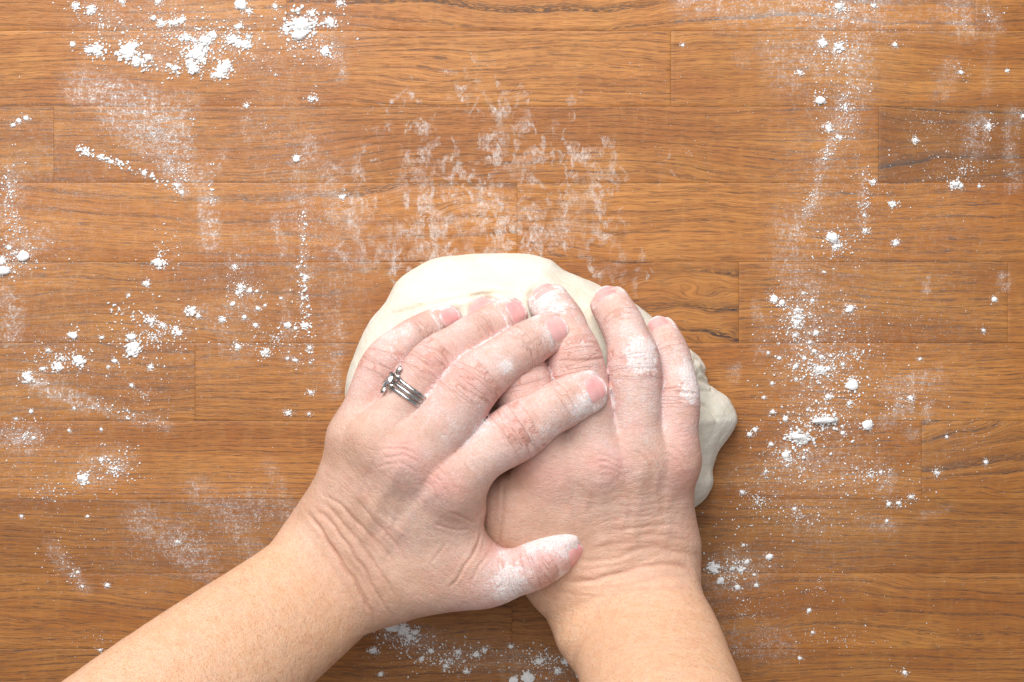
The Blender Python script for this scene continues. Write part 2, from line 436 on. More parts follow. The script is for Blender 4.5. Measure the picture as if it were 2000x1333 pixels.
    rg = N.ramp(N.math('ABSOLUTE', N.math('SUBTRACT', ln2, 0.5)), 0.0, 0.05, 1.0, 0.0)
    hgt = N.math('SUBTRACT', hgt, N.math('MULTIPLY', rg, N.math('MULTIPLY_ADD', tan, -0.12, 0.26)))
    hgt = N.math('SUBTRACT', hgt, N.math('MULTIPLY', kr, 0.80))
    nb = N.bump(hgt, 0.7, 0.00045)
    ro = N.math('MULTIPLY_ADD', flour, 0.3, 0.50, clamp=True)
    pr = N.princ(Base_Color=base, Roughness=ro, Normal=nb, Specular_IOR_Level=0.36, Subsurface_Weight=0.22, Subsurface_Scale=0.003)
    pr.inputs['Subsurface Radius'].default_value = (1.0, 0.38, 0.22)
    return N.m

def mat_nail():
    N = NT('fingernail'); p = N.pos_mm(); e = N.attr('edge')
    n = N.noise(p, 0.9, 3.0, 0.6)
    base = N.mix(N.ramp(N.noise(p, 0.12, 2, .5), 0.35, 0.65), (0.75, 0.350, 0.345), (0.81, 0.445, 0.425))
    base = N.mix(N.math('MULTIPLY', e, N.ramp(n, 0.32, 0.60), clamp=True), base, (0.86, 0.80, 0.79))
    nb = N.bump(n, 0.15, 0.0002)
    pr = N.princ(Base_Color=base, Roughness=N.math('MULTIPLY_ADD', e, 0.5, 0.22), Normal=nb, Subsurface_Weight=0.2, Subsurface_Scale=0.0015)
    return N.m

def mat_dough():
    N = NT('dough'); p = N.pos_mm(); X, Y, Z = N.sep(p)
    cr = N.attr('crease')
    n1 = N.noise(p, 0.03, 3.0, 0.5); n2 = N.noise(p, 0.25, 4.0, 0.6); n3 = N.noise(p, 1.4, 3.0, 0.6)
    base = N.mix(N.ramp(n1, 0.35, 0.65), (0.735, 0.680, 0.565), (0.770, 0.730, 0.635))
    base = N.mix(N.math('MULTIPLY', N.ramp(n2, 0.52, 0.68), 0.25), base, (0.80, 0.735, 0.60))
    base = N.mix(N.math('MULTIPLY', cr, 0.35), base, (0.74, 0.64, 0.45))
    base = N.mix(N.math('MULTIPLY', N.ramp(N.noise(p, 0.09, 3, .6), 0.50, 0.66), N.math('MULTIPLY', N.ramp(n3, 0.45, 0.62), 0.5)), base, (0.86, 0.85, 0.82))
    st = N.noise(N.comb(N.math('MULTIPLY', X, 0.35), N.math('ADD', Y, N.math('MULTIPLY', n1, 40.0)), Z), 0.22, 5.0, 0.65)
    hgt = N.math('ADD', N.math('MULTIPLY', n2, 1.0), N.math('ADD', N.math('MULTIPLY', n3, 0.30), N.math('MULTIPLY', st, 1.6)))
    nb = N.bump(hgt, 0.5, 0.0008)
    pr = N.princ(Base_Color=base, Roughness=0.85, Normal=nb, Specular_IOR_Level=0.15, Subsurface_Weight=0.2, Subsurface_Scale=0.003)
    pr.inputs['Subsurface Radius'].default_value = (1.0, 0.75, 0.45)
    return N.m

def mat_flour():
    N = NT('flour'); p = N.pos_mm()
    n = N.noise(p, 1.6, 4.0, 0.65)
    nb = N.bump(n, 0.7, 0.0005)
    base = N.mix(N.ramp(N.noise(p, 0.4, 2, .5), .3, .7), (0.84, 0.835, 0.83), (0.88, 0.88, 0.88))
    N.princ(Base_Color=base, Roughness=0.95, Normal=nb, Specular_IOR_Level=0.1)
    return N.m

def mat_silver(dark=0.0):
    N = NT('silver'); p = N.pos_mm()
    n = N.noise(p, 1.1, 2.0, 0.5)
    base = N.mix(N.ramp(n, 0.45, 0.65), (0.66, 0.645, 0.63), (0.40, 0.39, 0.385))
    nb = N.bump(n, 0.08, 0.0002)
    N.princ(Base_Color=base, Metallic=1.0, Roughness=0.24, Normal=nb)
    return N.m
def mat_stone():
    N = NT('clear_stone')
    N.princ(Base_Color=(0.52, 0.52, 0.55), Metallic=0.75, Roughness=0.10)
    return N.m

M_wood, M_skin, M_nail, M_dough, M_flour, M_silver, M_stone = mat_wood(), mat_skin(), mat_nail(), mat_dough(), mat_flour(), mat_silver(), mat_stone()

# ------------------------------------------------------------------ flour film and smear density on the worktop (photo px)
# strokes: polyline, half width px, density
FILM = [
 ([(250,330),(520,420)],170,.10),([(60,300),(60,900)],110,.14),([(420,600),(250,700)],150,.10),([(300,1050),(500,1050)],120,.10),([(1620,60),(1600,900)],110,.16),([(1850,330),(1800,800)],130,.08),([(560,200),(620,480)],90,.14),([(1450,1150),(1650,1000)],140,.07),([(200,60),(640,60)],80,.14),([(1400,20),(1900,30)],50,.14),([(690,480),(620,700)],60,.14),
 ([(165,165),(260,205),(330,235)],38,.55),([(300,225),(340,270),(350,330)],34,.60),([(215,235),(300,280)],28,.42),
 ([(150,170),(230,180),(380,195)],22,.30),([(360,210),(372,300),(358,370)],9,.5),
 ([(398,350),(410,420),(412,468)],20,.62),([(420,440),(425,480)],12,.4),([(541,425),(543,500)],7,.65),([(556,560),(560,700)],10,.22),
 ([(470,470),(470,690)],26,.14),([(440,590),(440,680)],16,.20),([(400,600),(420,640)],14,.28),
 ([(0,575),(18,600),(20,660)],20,.55),([(60,480),(88,462)],18,.50),([(20,340),(20,440),(30,520)],24,.30),
 ([(70,752),(120,772),(172,788)],17,.85),([(180,788),(260,815),(330,835)],13,.38),([(0,850),(60,862)],22,.40),
 ([(270,1010),(340,1050),(400,1100)],34,.42),([(395,960),(430,1000),(500,1080)],28,.36),([(480,985),(560,1000)],28,.22),([(530,900),(560,1000)],14,.22),
 ([(100,1060),(130,1100),(160,1148)],14,.28),([(180,920),(230,900)],36,.25),
 ([(600,270),(600,300)],14,.40),([(580,330),(590,420)],20,.20),([(640,330),(650,400)],16,.25),([(480,230),(490,260)],12,.25),
 ([(425,330),(430,300)],12,.26),([(640,560),(660,760)],20,.15),([(665,640),(662,760)],9,.28),([(590,440),(600,560)],10,.22),
 ([(1340,10),(1480,12),(1560,10)],26,.45),([(1600,20),(1700,20)],34,.42),([(1860,10),(1885,50)],26,.32),([(1930,28),(1955,60)],10,.45),
 ([(1500,95),(1600,105),(1680,120)],26,.28),([(1590,120),(1610,150)],14,.40),([(1450,110),(1460,130)],12,.20),([(1520,125),(1540,150)],24,.25),
 ([(1660,90),(1680,170),(1655,240)],30,.34),([(1640,250),(1600,320),(1595,380),(1570,420),(1555,470)],11,.52),
 ([(1550,440),(1540,510),(1570,560)],36,.28),([(1690,330),(1690,440)],10,.28),([(1860,130),(1840,180)],18,.22),([(1915,240),(1900,280)],24,.38),([(1985,220),(1975,360)],16,.28),
 ([(1930,60),(1930,180)],10,.14),([(1560,560),(1560,660)],34,.22),([(1600,640),(1580,760)],60,.16),([(1500,620),(1490,690)],14,.20),
 ([(1480,590),(1487,620)],9,.34),([(1810,540),(1806,570)],7,.45),([(1960,540),(1962,560)],11,.50),([(1427,720),(1430,740)],10,.45),
 ([(1740,760),(1830,740)],20,.34),([(1730,830),(1770,800)],16,.50),([(1805,815),(1815,795)],9,.50),([(1790,733),(1808,735)],11,.50),([(1770,850),(1780,845)],10,.34),
 ([(1540,880),(1590,900)],34,.26),([(1450,930),(1700,930)],36,.14),([(1720,960),(1740,930)],12,.34),([(1700,1020),(1740,1020)],16,.28),
 ([(1400,1130),(1470,1110)],40,.24),([(1560,1020),(1600,1040)],30,.12),([(1380,1240),(1520,1260)],36,.20),
 ([(760,1230),(820,1250)],30,.30),([(860,1270),(1100,1300)],36,.20),([(1850,1000),(1800,1010)],12,.2),
 ([(330,40),(470,80)],60,.22),([(580,60),(640,90)],40,.22),([(190,20),(300,110)],36,.16),([(650,100),(672,150)],8,.42),
]
SMEAR = [([(690,380),(740,420),(705,460)],66,.62),([(740,470),(830,480)],46,.62),([(840,390),(900,460)],70,.92),([(960,390),(1020,460)],70,.95),
 ([(880,300),(830,340)],44,.62),([(985,215),(975,260),(1000,310)],40,.80),([(1050,440),(1120,430)],56,.78),([(1130,320),(1150,370),(1110,420)],52,.78),
 ([(940,120),(900,170),(950,190)],50,.48),([(1020,190),(1030,210)],36,.48),([(1020,330),(1020,350)],34,.72),([(780,205),(810,185)],26,.62),
 ([(860,470),(1040,480)],44,.75),([(1200,520),(1245,540)],44,.66),([(1150,470),(1200,440)],50,.52),([(1190,290),(1200,330)],34,.55),([(670,330),(665,420)],34,.56),
 ([(820,270),(800,350)],46,.45),([(1000,260),(1080,280)],52,.45),([(700,500),(800,515)],40,.55),([(740,240),(700,300)],40,.42),([(1290,300),(1300,330)],30,.35),([(1120,200),(1130,215)],26,.45)]
def density(Q, strokes):
    d = np.zeros(len(Q)); Z3 = np.c_[Q, np.zeros(len(Q))]
    rag = 1 + .55 * fbm(Z3, 46, 3, 3.1)
    Q = Q + np.stack([fbm(Z3, 60, 3, 11.0), fbm(Z3, 60, 3, 17.0)], 1) * 15
    for pts, w, a in strokes:
        P = np.array(pts, float); m = ((Q[:, 0] > P[:, 0].min() - 2 * w) & (Q[:, 0] < P[:, 0].max() + 2 * w) & (Q[:, 1] > P[:, 1].min() - 2 * w) & (Q[:, 1] < P[:, 1].max() + 2 * w))
        if not m.any(): continue
        dist, _ = poly_dist(Q[m], P)
        v = (a * 1.3 if w < 60 else a * 1.1) * np.exp(-(dist / w) ** 3) * np.clip(rag[m], 0, 2)
        d[m] = 1 - (1 - d[m]) * (1 - np.minimum(v, 1))
    return d

# ------------------------------------------------------------------ worktop of oak staves
worktop = bpy.data.objects.new('worktop', None); COL.objects.link(worktop); worktop['kind'] = 'structure'
# (top px, bottom px, [(left, right, tone, warp, figure, seed)])
ROWS = [
 (-532,-384,[(-800,1300,1.0,.6,.2,31.2),(1300,2800,.95,.7,.2,32.7)]),
 (-384,-236,[(-800,300,.96,.6,.2,33.2),(300,2800,1.02,.7,.2,34.7)]),
 (-236,-88,[(-800,700,1.0,.6,.2,1.1),(700,2800,.95,.7,.2,2.7)]),
 (-88,60,[(-800,560,1.04,.5,.2,3.3),(560,1905,1.10,.55,.5,4.9),(1905,2800,.98,.6,.1,5.2)]),
 (60,208,[(-800,1310,1.06,.55,.25,6.4),(1310,2800,1.0,.8,.2,7.7)]),
 (208,357,[(-800,105,0.93,.3,.1,8.1),(105,1716,1.0,.75,.2,9.6),(1716,2800,0.74,1.5,.5,10.3)]),
 (357,512,[(-800,1010,1.1,.9,.5,11.8),(1010,2800,1.05,.5,.4,12.5)]),
 (512,670,[(-800,1090,0.96,.9,.6,13.9),(1090,1443,.98,2.2,1.5,14.2),(1443,1968,0.94,.6,.3,15.6),(1968,2800,1.0,.7,.3,16.1)]),
 (670,822,[(-800,381,0.93,1.0,.6,17.4),(381,1250,.98,.8,.3,18.8),(1250,2800,1.06,.5,.2,19.5)]),
 (822,975,[(-800,1380,1.02,.30,.1,20.7),(1380,1800,.99,.35,.1,21.3),(1800,2800,0.92,1.6,.7,22.6)]),
 (975,1120,[(-800,700,0.83,.5,.3,23.2),(700,2800,0.83,.5,.2,24.4)]),  # stave variation, plus the light's falloff painted into the lower rows' tones
 (1120,1268,[(-800,1000,0.93,.8,.3,25.1),(1000,2800,0.92,1.7,.5,26.9)]),
 (1268,1416,[(-800,1240,0.84,.6,.2,27.3),(1240,2800,0.86,.6,.3,28.8)]),
 (1416,1565,[(-800,900,.98,.6,.2,29.1),(900,2800,.95,.6,.2,30.4)]),
 (1565,1713,[(-800,1500,.96,.6,.2,35.1),(1500,2800,1.0,.6,.2,36.4)]),
 (1713,1862,[(-800,400,1.0,.6,.2,37.1),(400,2800,.95,.6,.2,38.4)]),
]
LINE = {4: 1.2, 10: 1.2, 14: 1.6, 12: .55, 7: .6, 19: .7, 20: .9, 11: .8, 16: .6, 22: 1.2, 26: .9, 24: .8}
FREQ = {4: .16, 6: .30, 7: .22, 9: .28, 10: .085, 11: .12, 12: .20, 13: .14, 14: .075, 15: .30, 17: .14, 19: .34, 20: .42, 21: .40, 22: .12, 23: .30, 24: .28, 26: .13}   # rings per mm
for (y0, y1, cells) in ROWS:
    for (x0, x1, tone, warp, fig, seed) in cells:
        A, B = at(x0, y1), at(x1, y0); step = 2.2 if y1 > -100 and y0 < 1420 else 8.0
        nx = max(2, int((B[0] - A[0]) / step)); ny = max(2, int((B[1] - A[1]) / step)); g = 0.03; e = 0.16
        xs = np.concatenate([[A[0] + g, A[0] + g + e], np.linspace(A[0] + 2, B[0] - 2, nx), [B[0] - g - e, B[0] - g]])
        ys = np.concatenate([[A[1] + g, A[1] + g + e], np.linspace(A[1] + 2, B[1] - 2, ny), [B[1] - g - e, B[1] - g]])
        XX, YY = np.meshgrid(xs, ys, indexing='ij'); ZZ = np.zeros_like(XX)
        for sl in ((0, slice(None)), (-1, slice(None)), (slice(None), 0), (slice(None), -1)): ZZ[sl] = -0.05
        V = np.stack([XX.ravel(), YY.ravel(), ZZ.ravel()], 1); n0, n1 = XX.shape
        I = np.arange(n0 * n1).reshape(n0, n1)
        F = np.stack([I[:-1, :-1].ravel(), I[1:, :-1].ravel(), I[1:, 1:].ravel(), I[:-1, 1:].ravel()], 1)
        # sides and underside
        ring = np.concatenate([I[:, 0], I[-1, 1:], I[-2::-1, -1], I[0, -2:0:-1]]); nb = len(V)
        Vb = V[ring].copy(); Vb[:, 2] = -27.0; V = np.vstack([V, Vb]); m = len(ring); j = np.arange(m)
        Fs = np.stack([ring, nb + j, nb + (j + 1) % m, ring[(j + 1) % m]], 1)
        o = link_mesh('plank', V, np.vstack([F, Fs]), M_wood, worktop, smooth=False)
        o['tone'] = float(tone); o['warp'] = float(warp); o['figure'] = float(fig); o['seed'] = float(seed); o['freq'] = float(FREQ.get(int(seed), .26)); o['line'] = float(LINE.get(int(seed), .75))
        Q = to_px(V); fattr(o.data, 'dust', density(Q, FILM)); fattr(o.data, 'smear', density(Q, SMEAR))
# the dark glue bed seen down the joints
a, b = at(-803, 1865), at(2803, -535)
N = NT('joint_filler'); N.princ(Base_Color=(0.17, 0.080, 0.03), Roughness=0.8)
V = [(x, y, z) for z in (-27.5, -0.2) for (x, y) in ((a[0], a[1]), (b[0], a[1]), (b[0], b[1]), (a[0], b[1]))]
link_mesh('joint_filler', V, [(3, 2, 1, 0), (4, 5, 6, 7), (0, 1, 5, 4), (1, 2, 6, 5), (2, 3, 7, 6), (3, 0, 4, 7)], N.m, worktop, smooth=False)
print('worktop', time.time() - T0)

# ------------------------------------------------------------------ hands
KNOB = (1.0, .965, 1.055, .965, 1.02, 1.0, 1.0)      # fingers swell at the joints
def fing(st, **kw): return Chain([(*q[:3], q[3] * k, *q[4:]) for q, k in zip(st, KNOB)], sub=4, grow=1.09, **kw)
TH = 0.94
LEFT = {
 'index': fing([(880,938,80,52),(945,887,80,49),(1010,843,78,51),(1060,812,77,46),(1100,788,76,44),(1140,769,75,40,.80),(1158,761,74,35,.72)], cap=.95),
 'middle': fing([(796,895,82,52),(864,830,82,58),(921,754,80,50),(974,710,76,46),(1020,680,72,42),(1062,655,68,38,.80),(1082,645,66,34,.72)], cap=.95),
 'ring': fing([(735,862,78,46),(790,787,79,43),(843,713,76,42),(895,673,70,39),(940,646,66,37),(985,621,61,34,.80),(1004,611,59,30,.72)], cap=.95),
 'pinky': fing([(692,852,68,42),(716,782,70,39),(749,712,68,38),(785,673,62,35),(815,653,58,32),(857,631,53,29,.80),(880,621,51,25,.72)], cap=.95),
 'thumb': fing([(790,1125,56,56),(880,1132,60,54),(945,1133,64,50),(1000,1121,66,46),(1048,1104,67,44),(1094,1080,64,40,.80),(1113,1071,62,35,.72)],
               up=[(0,0,1),(0,-.1,1),(.05,-.25,1),(.1,-.5,1),(.2,-.7,1),(.3,-.8,1),(.3,-.8,1)], cap=.95),
}
LEFT_PALM = [
 (Chain([(735,1128,54,52),(800,1040,68,50),(880,938,80,50)]), 8), (Chain([(695,1098,54,52),(740,1000,70,50),(792,890,82,50)]), 12),
 (Chain([(655,1070,52,50),(690,970,66,48),(735,862,78,46)]), 12), (Chain([(630,1045,50,44),(655,955,60,44),(692,852,68,42)]), 12),
 (Chain([(740,1100,46,60),(720,1000,52,60),(760,930,60,58)]), 14),
 (Chain([(760,1120,52,60),(840,1115,58,58),(905,1085,64,44)]), 16),
 (Chain([(880,1060,66,40),(905,990,72,40)]), 16),
 (Chain([(700,1060,54,108,.62,.60),(665,1110,52,122,.60,.62),(580,1186,66,131,.66,.70),(421,1308,98,150,.72,.75),(260,1435,130,165,.75,.8),(100,1560,160,172,.75,.8),(-110,1720,205,178,.75,.8)], sub=3, cap=.6, cap0=.6), 16),
]
RIGHT = {
 'pinky': fing([(1315,900,58,43),(1322,840,60,40),(1324,776,58,38),(1318,722,54,36),(1308,687,51,34),(1293,652,46,30,.80),(1287,640,44,26,.72)], cap=.95),
 'ring': fing([(1250,897,62,47),(1243,800,64,45),(1239,714,62,46),(1227,666,58,42),(1213,631,54,39),(1193,596,48,36,.80),(1187,586,46,31,.72)], cap=.95),
 'middle': fing([(1165,907,64,50),(1145,800,65,50),(1122,702,62,48),(1108,660,58,45),(1095,628,54,42),(1073,592,48,37,.80),(1067,582,46,32,.72)], cap=.95),
 'index': fing([(1080,922,62,50),(1040,818,67,55),(1012,732,65,51),(992,682,55,43),(970,647,51,39),(948,616,46,34,.80),(943,606,44,30,.72)], cap=.95),
 'thumb': fing([(1100,1110,40,60),(1030,1060,42,56),(975,1000,44,50),(930,940,46,46),(890,890,48,43),(860,850,48,38,.8),(850,835,48,33,.72)], up=[(-.5,0,1)]*7),
}
RIGHT_PALM = [
 (Chain([(1150,1110,40,52),(1110,1020,52,51),(1077,922,62,50)]), 8), (Chain([(1195,1105,42,52),(1180,1000,56,50),(1165,907,64,50)]), 12),
 (Chain([(1245,1105,42,52),(1248,1000,54,50),(1250,897,62,47)]), 12), (Chain([(1298,1095,40,50),(1308,1000,48,47),(1315,900,58,43)]), 12),
 (Chain([(1200,1080,32,75),(1190,1000,38,75),(1200,930,46,70)]), 14),
 (Chain([(1150,1130,38,62),(1080,1085,42,62),(1020,1030,46,52)]), 16),
 (Chain([(1090,990,56,50),(1020,978,60,46),(965,975,58,42)]), 16), (Chain([(1100,1060,49,55),(1010,1030,55,50)]), 16),
 (Chain([(1232,1060,42,112,.60,.6),(1228,1112,42,122,.62,.62),(1216,1180,47,148,.60,.62),(1257,1250,62,146,.68,.7),(1288,1333,90,151,.72,.75),(1325,1450,130,158,.75,.8),(1370,1590,165,165,.75,.8),(1425,1770,212,171,.75,.8)], sub=3, cap=.6, cap0=.6), 16),
]
HL = {'fingers': [(LEFT['index'], 9), (LEFT['middle'], 9), (LEFT['ring'], 9), (LEFT['pinky'], 9), (LEFT['thumb'], 14)], 'palm': LEFT_PALM}
HR = {'fingers': [(RIGHT['index'], 9), (RIGHT['middle'], 9), (RIGHT['ring'], 9), (RIGHT['pinky'], 9), (RIGHT['thumb'], 14)], 'palm': RIGHT_PALM}

def bounds(H, pad=5):
    cs = [c for c, _ in H['fingers'] + H['palm']]
    return np.min([c.lo for c in cs], 0) - pad, np.max([c.hi for c in cs], 0) + pad

def spots(Q, lst):
    v = np.zeros(len(Q))
    for x, y, r, a in lst:
        v = v + a * np.exp(-(((Q[:, 0] - x) ** 2 + (Q[:, 1] - y) ** 2) / r ** 2))
    return v

def make_hand(name, H, F, wr, red, flour, tan_line, axis, seed, folds, wrist):
    lo, hi = bounds(H); G = Grid(lo, hi, 1.15)
    fld = hand_field(H, G)
    V, Fc = refine(*surface_nets(fld, G))
    root = bpy.data.objects.new(name, None); COL.objects.link(root); root.location = tuple(at(*wrist) * 1e-3)
    o = link_mesh('skin', V - at(*wrist), Fc, M_skin, root); me = o.data; W0 = at(*wrist)
    me.polygons.foreach_set('use_smooth', np.ones(len(me.polygons), dtype=bool))
    V = get_co(me) + W0; Nn = get_no(me); Q = to_px(V); upw = np.clip(Nn[:, 2] * 2.2, 0, 1)
    disp = np.zeros(len(V)); crease = np.zeros(len(V)); fs = np.zeros(len(V)); fu = np.zeros(len(V)); knu = np.zeros(len(V))
    fl = np.zeros(len(V)); rd = np.zeros(len(V))
    wob = np.stack([fbm(V, 9, 2, seed), fbm(V, 9, 2, seed + 5)], 1)
    # lines drawn on the back of the hand, wrist folds, tendons
    for pts, w, dep in wr:
        if dep < 0 and w > 2.9: dep *= .78 if seed == 1 else .60
        pts = catmull(pts, 4) if len(pts) > 2 else np.array(pts, float)
        m = (Q[:, 0] > pts[:, 0].min() - 4 * w) & (Q[:, 0] < pts[:, 0].max() + 4 * w) & (Q[:, 1] > pts[:, 1].min() - 4 * w) & (Q[:, 1] < pts[:, 1].max() + 4 * w) & (Nn[:, 2] > 0.02)
        if not m.any(): continue
        d, t = poly_dist(Q[m] + wob[m] * 6.0, pts)
        taper = np.clip(np.minimum(t, 1 - t) * 5 + .25, 0, 1)
        g = np.exp(-(d / w) ** 2)
        if dep > 0: disp[m] += dep * g * taper; continue
        fold = np.exp(-((d - 2.1 * w) / (1.5 * w)) ** 2)
        disp[m] += taper * upw[m] * (dep * g - dep * 0.30 * fold)
        crease[m] = np.maximum(crease[m], taper * np.exp(-(d / (0.8 * w)) ** 2) * min(1, -dep / 0.8))
    # finger joints, fingertips
    for nm, c in F.items():
        m = np.all((V > c.lo) & (V < c.hi), 1); d, S, U, W = c.eval(V[m])
        near = np.exp(-(np.maximum(d, 0) / 2.2) ** 2); dors = np.clip(W * 1.6 + .15, 0, 1) * near
        dd = np.zeros(len(d)); cr = np.zeros(len(d)); rs = np.random.RandomState(hash_(nm) + seed)
        if nm == 'thumb': joints = [(4.0, 3, .30, .45), (2.9, 4, .55, .25)]
        else: joints = [(2.0, 3, .30, .55), (4.0, 2, .20, .35), (0.15, 6, .5, .10)]
        for s0, n, spread, dep in joints:
            for k in range(n):
                off = (k - (n - 1) / 2) / n * 2 * spread + rs.uniform(-.05, .05)
                bend = rs.uniform(-.06, .06) - off * 0.75; uc = rs.uniform(-.35, .35); ul = rs.uniform(.35, .75); sl = rs.uniform(-.10, .10)
                line = S - (s0 + off + bend * (U - uc) ** 2 + sl * U) + 0.03 * wob[m][:, 0]
                wd = rs.uniform(.024, .034); lat = np.exp(-((U - uc) / ul) ** 4)
                g = np.exp(-(line / wd) ** 2) * lat * dors; dp = dep * rs.uniform(.5, 1.1)
                dd -= dp * g; cr = np.maximum(cr, g * min(1, dp * 1.7))
                dd += 0.35 * dp * np.exp(-((np.abs(line) - 2.2 * wd) / (1.6 * wd)) ** 2) * lat * dors
            if s0 in (2.0,): dd += 0.55 * np.exp(-((S - s0) / .33) ** 2) * np.exp(-(U / .75) ** 2) * dors
        inn = np.clip((S - 4.7) / .2, 0, 1) * np.clip((W + .1) * 4, 0, 1) * near
        dd += inn * (-.30 * np.exp(-(U / .72) ** 6) + .42 * np.exp(-((np.abs(U) - .88) / .13) ** 2)) + .45 * np.exp(-((S - 4.70) / .12) ** 2) * np.exp(-(U / .7) ** 4) * np.clip(W, 0, 1) * near
        disp[m] += dd; crease[m] = np.maximum(crease[m], cr)
        jw = (np.exp(-((S - 2.0) / .42) ** 4) + .75 * np.exp(-((S - 4.0) / .30) ** 4) + .10 * np.clip(S - .3, 0, 1) * np.clip((4.5 - S) * 3, 0, 1)) if nm != 'thumb' else (.9 * np.exp(-((S - 4.0) / .4) ** 4) + .8 * np.exp(-((S - 2.9) / .6) ** 4) + .08 * np.clip(S - 2, 0, 1) * np.clip((4.6 - S) * 3, 0, 1))
        kk = np.clip(jw, 0, 1) * np.clip(W * 2.2 + .1, 0, 1) * np.exp(-(np.maximum(d, 0) / 1.2) ** 2)
        mm = np.where(m)[0]; tk = kk > knu[mm]; mm = mm[tk]
        dS = S - 2.0 if nm != 'thumb' else S - 4.0
        fs[mm] = (S + .16 * np.clip(dS, -.5, .5) * U * U * 2.2)[tk] * 17.0 + hash_(nm) * 3.1; fu[mm] = U[tk] * 9.0; knu[mm] = kk[tk]
        tip = np.clip((S - 4.6) / 1.2, 0, 1) * near
        rd[m] += .55 * tip * (1 - .7 * np.clip(W, 0, 1)) + .22 * np.exp(-((S - 2) / .5) ** 2) * near + (.24 + .26 * np.clip(np.abs(U) - .3, 0, 1)) * near * np.clip(S - .4, 0, 1)
        nring = np.exp(-((np.abs(U) - .86) / .12) ** 2) * np.clip((S - 4.6) / .3, 0, 1) * np.clip(W * 3 + .6, 0, 1) + np.exp(-((S - 4.66) / .13) ** 2) * np.exp(-(U / .8) ** 6) * np.clip(W * 2, 0, 1)
        fl[m] += 1.05 * near * nring * (.6 + .6 * vnoise(V[m], 3.5, seed + 9))
        fl[m] += near * (.42 * np.clip(S - .2, 0, 1) + .28 * np.exp(-((np.abs(U) - .8) / .35) ** 2) * np.clip(S - .6, 0, 1) * (.4 + .6 * (vnoise(V[m], 9, seed) > -.1))
                        + .45 * tip * (vnoise(V[m], 4, seed + 3) > .1))
    al, masks = folds
    c_, s_ = al; along = (Q[:, 0] * c_ + Q[:, 1] * s_); across = (-Q[:, 0] * s_ + Q[:, 1] * c_)
    wp = fbm(np.c_[Q, Q[:, 0] * 0], 70, 2, seed + 1) * 16
    for (mx, my, ra, rc, amp, la, lc) in masks:
        da = (Q[:, 0] - mx) * c_ + (Q[:, 1] - my) * s_; dc = -(Q[:, 0] - mx) * s_ + (Q[:, 1] - my) * c_
        mk = np.exp(-((da / ra) ** 2 + (dc / rc) ** 2)) * upw
        nz = vnoise(np.c_[(along + wp) / la, across / lc, np.full(len(V), 3.7 * seed + amp)], 1.0, 5.0)
        rg = np.clip(1 - np.abs(nz) * 2.6, 0, 1) ** 1.5
        disp -= amp * mk * rg; disp += amp * .45 * mk; crease[:] = np.maximum(crease, .45 * mk * rg * min(1, amp * 1.6))
    disp += 0.30 * fbm(V, 14, 2, seed) + 0.12 * fbm(V, 3.5, 2, seed + 2) * upw
    V2 = V + Nn * disp[:, None]; set_co(me, V2 - W0)
    rd += spots(Q, red); fl += spots(Q, flour)
    dt, _ = poly_dist(Q, tan_line[0]); side = np.sign((Q - np.array(tan_line[0][0])) @ np.array(tan_line[1]))
    tn = np.clip(.5 + side * dt / 190., 0, 1); tn = tn * tn * (3 - 2 * tn); tn = np.maximum(tn, .45 * np.clip(1 + side * dt / 260., 0, 1))
    fattr(me, 'red', np.clip(rd, 0, 1)); fattr(me, 'flour', np.clip(fl * (1 - tn * tn), 0, 1.6)); fattr(me, 'tan', tn); fattr(me, 'crease', np.clip(crease, 0, 1)); fattr(me, 'along', fs); fattr(me, 'across', fu); fattr(me, 'knuckle', knu)
    o['axis'] = axis
    return root

def hash_(s): return sum(ord(ch) * (i + 3) for i, ch in enumerate(s))

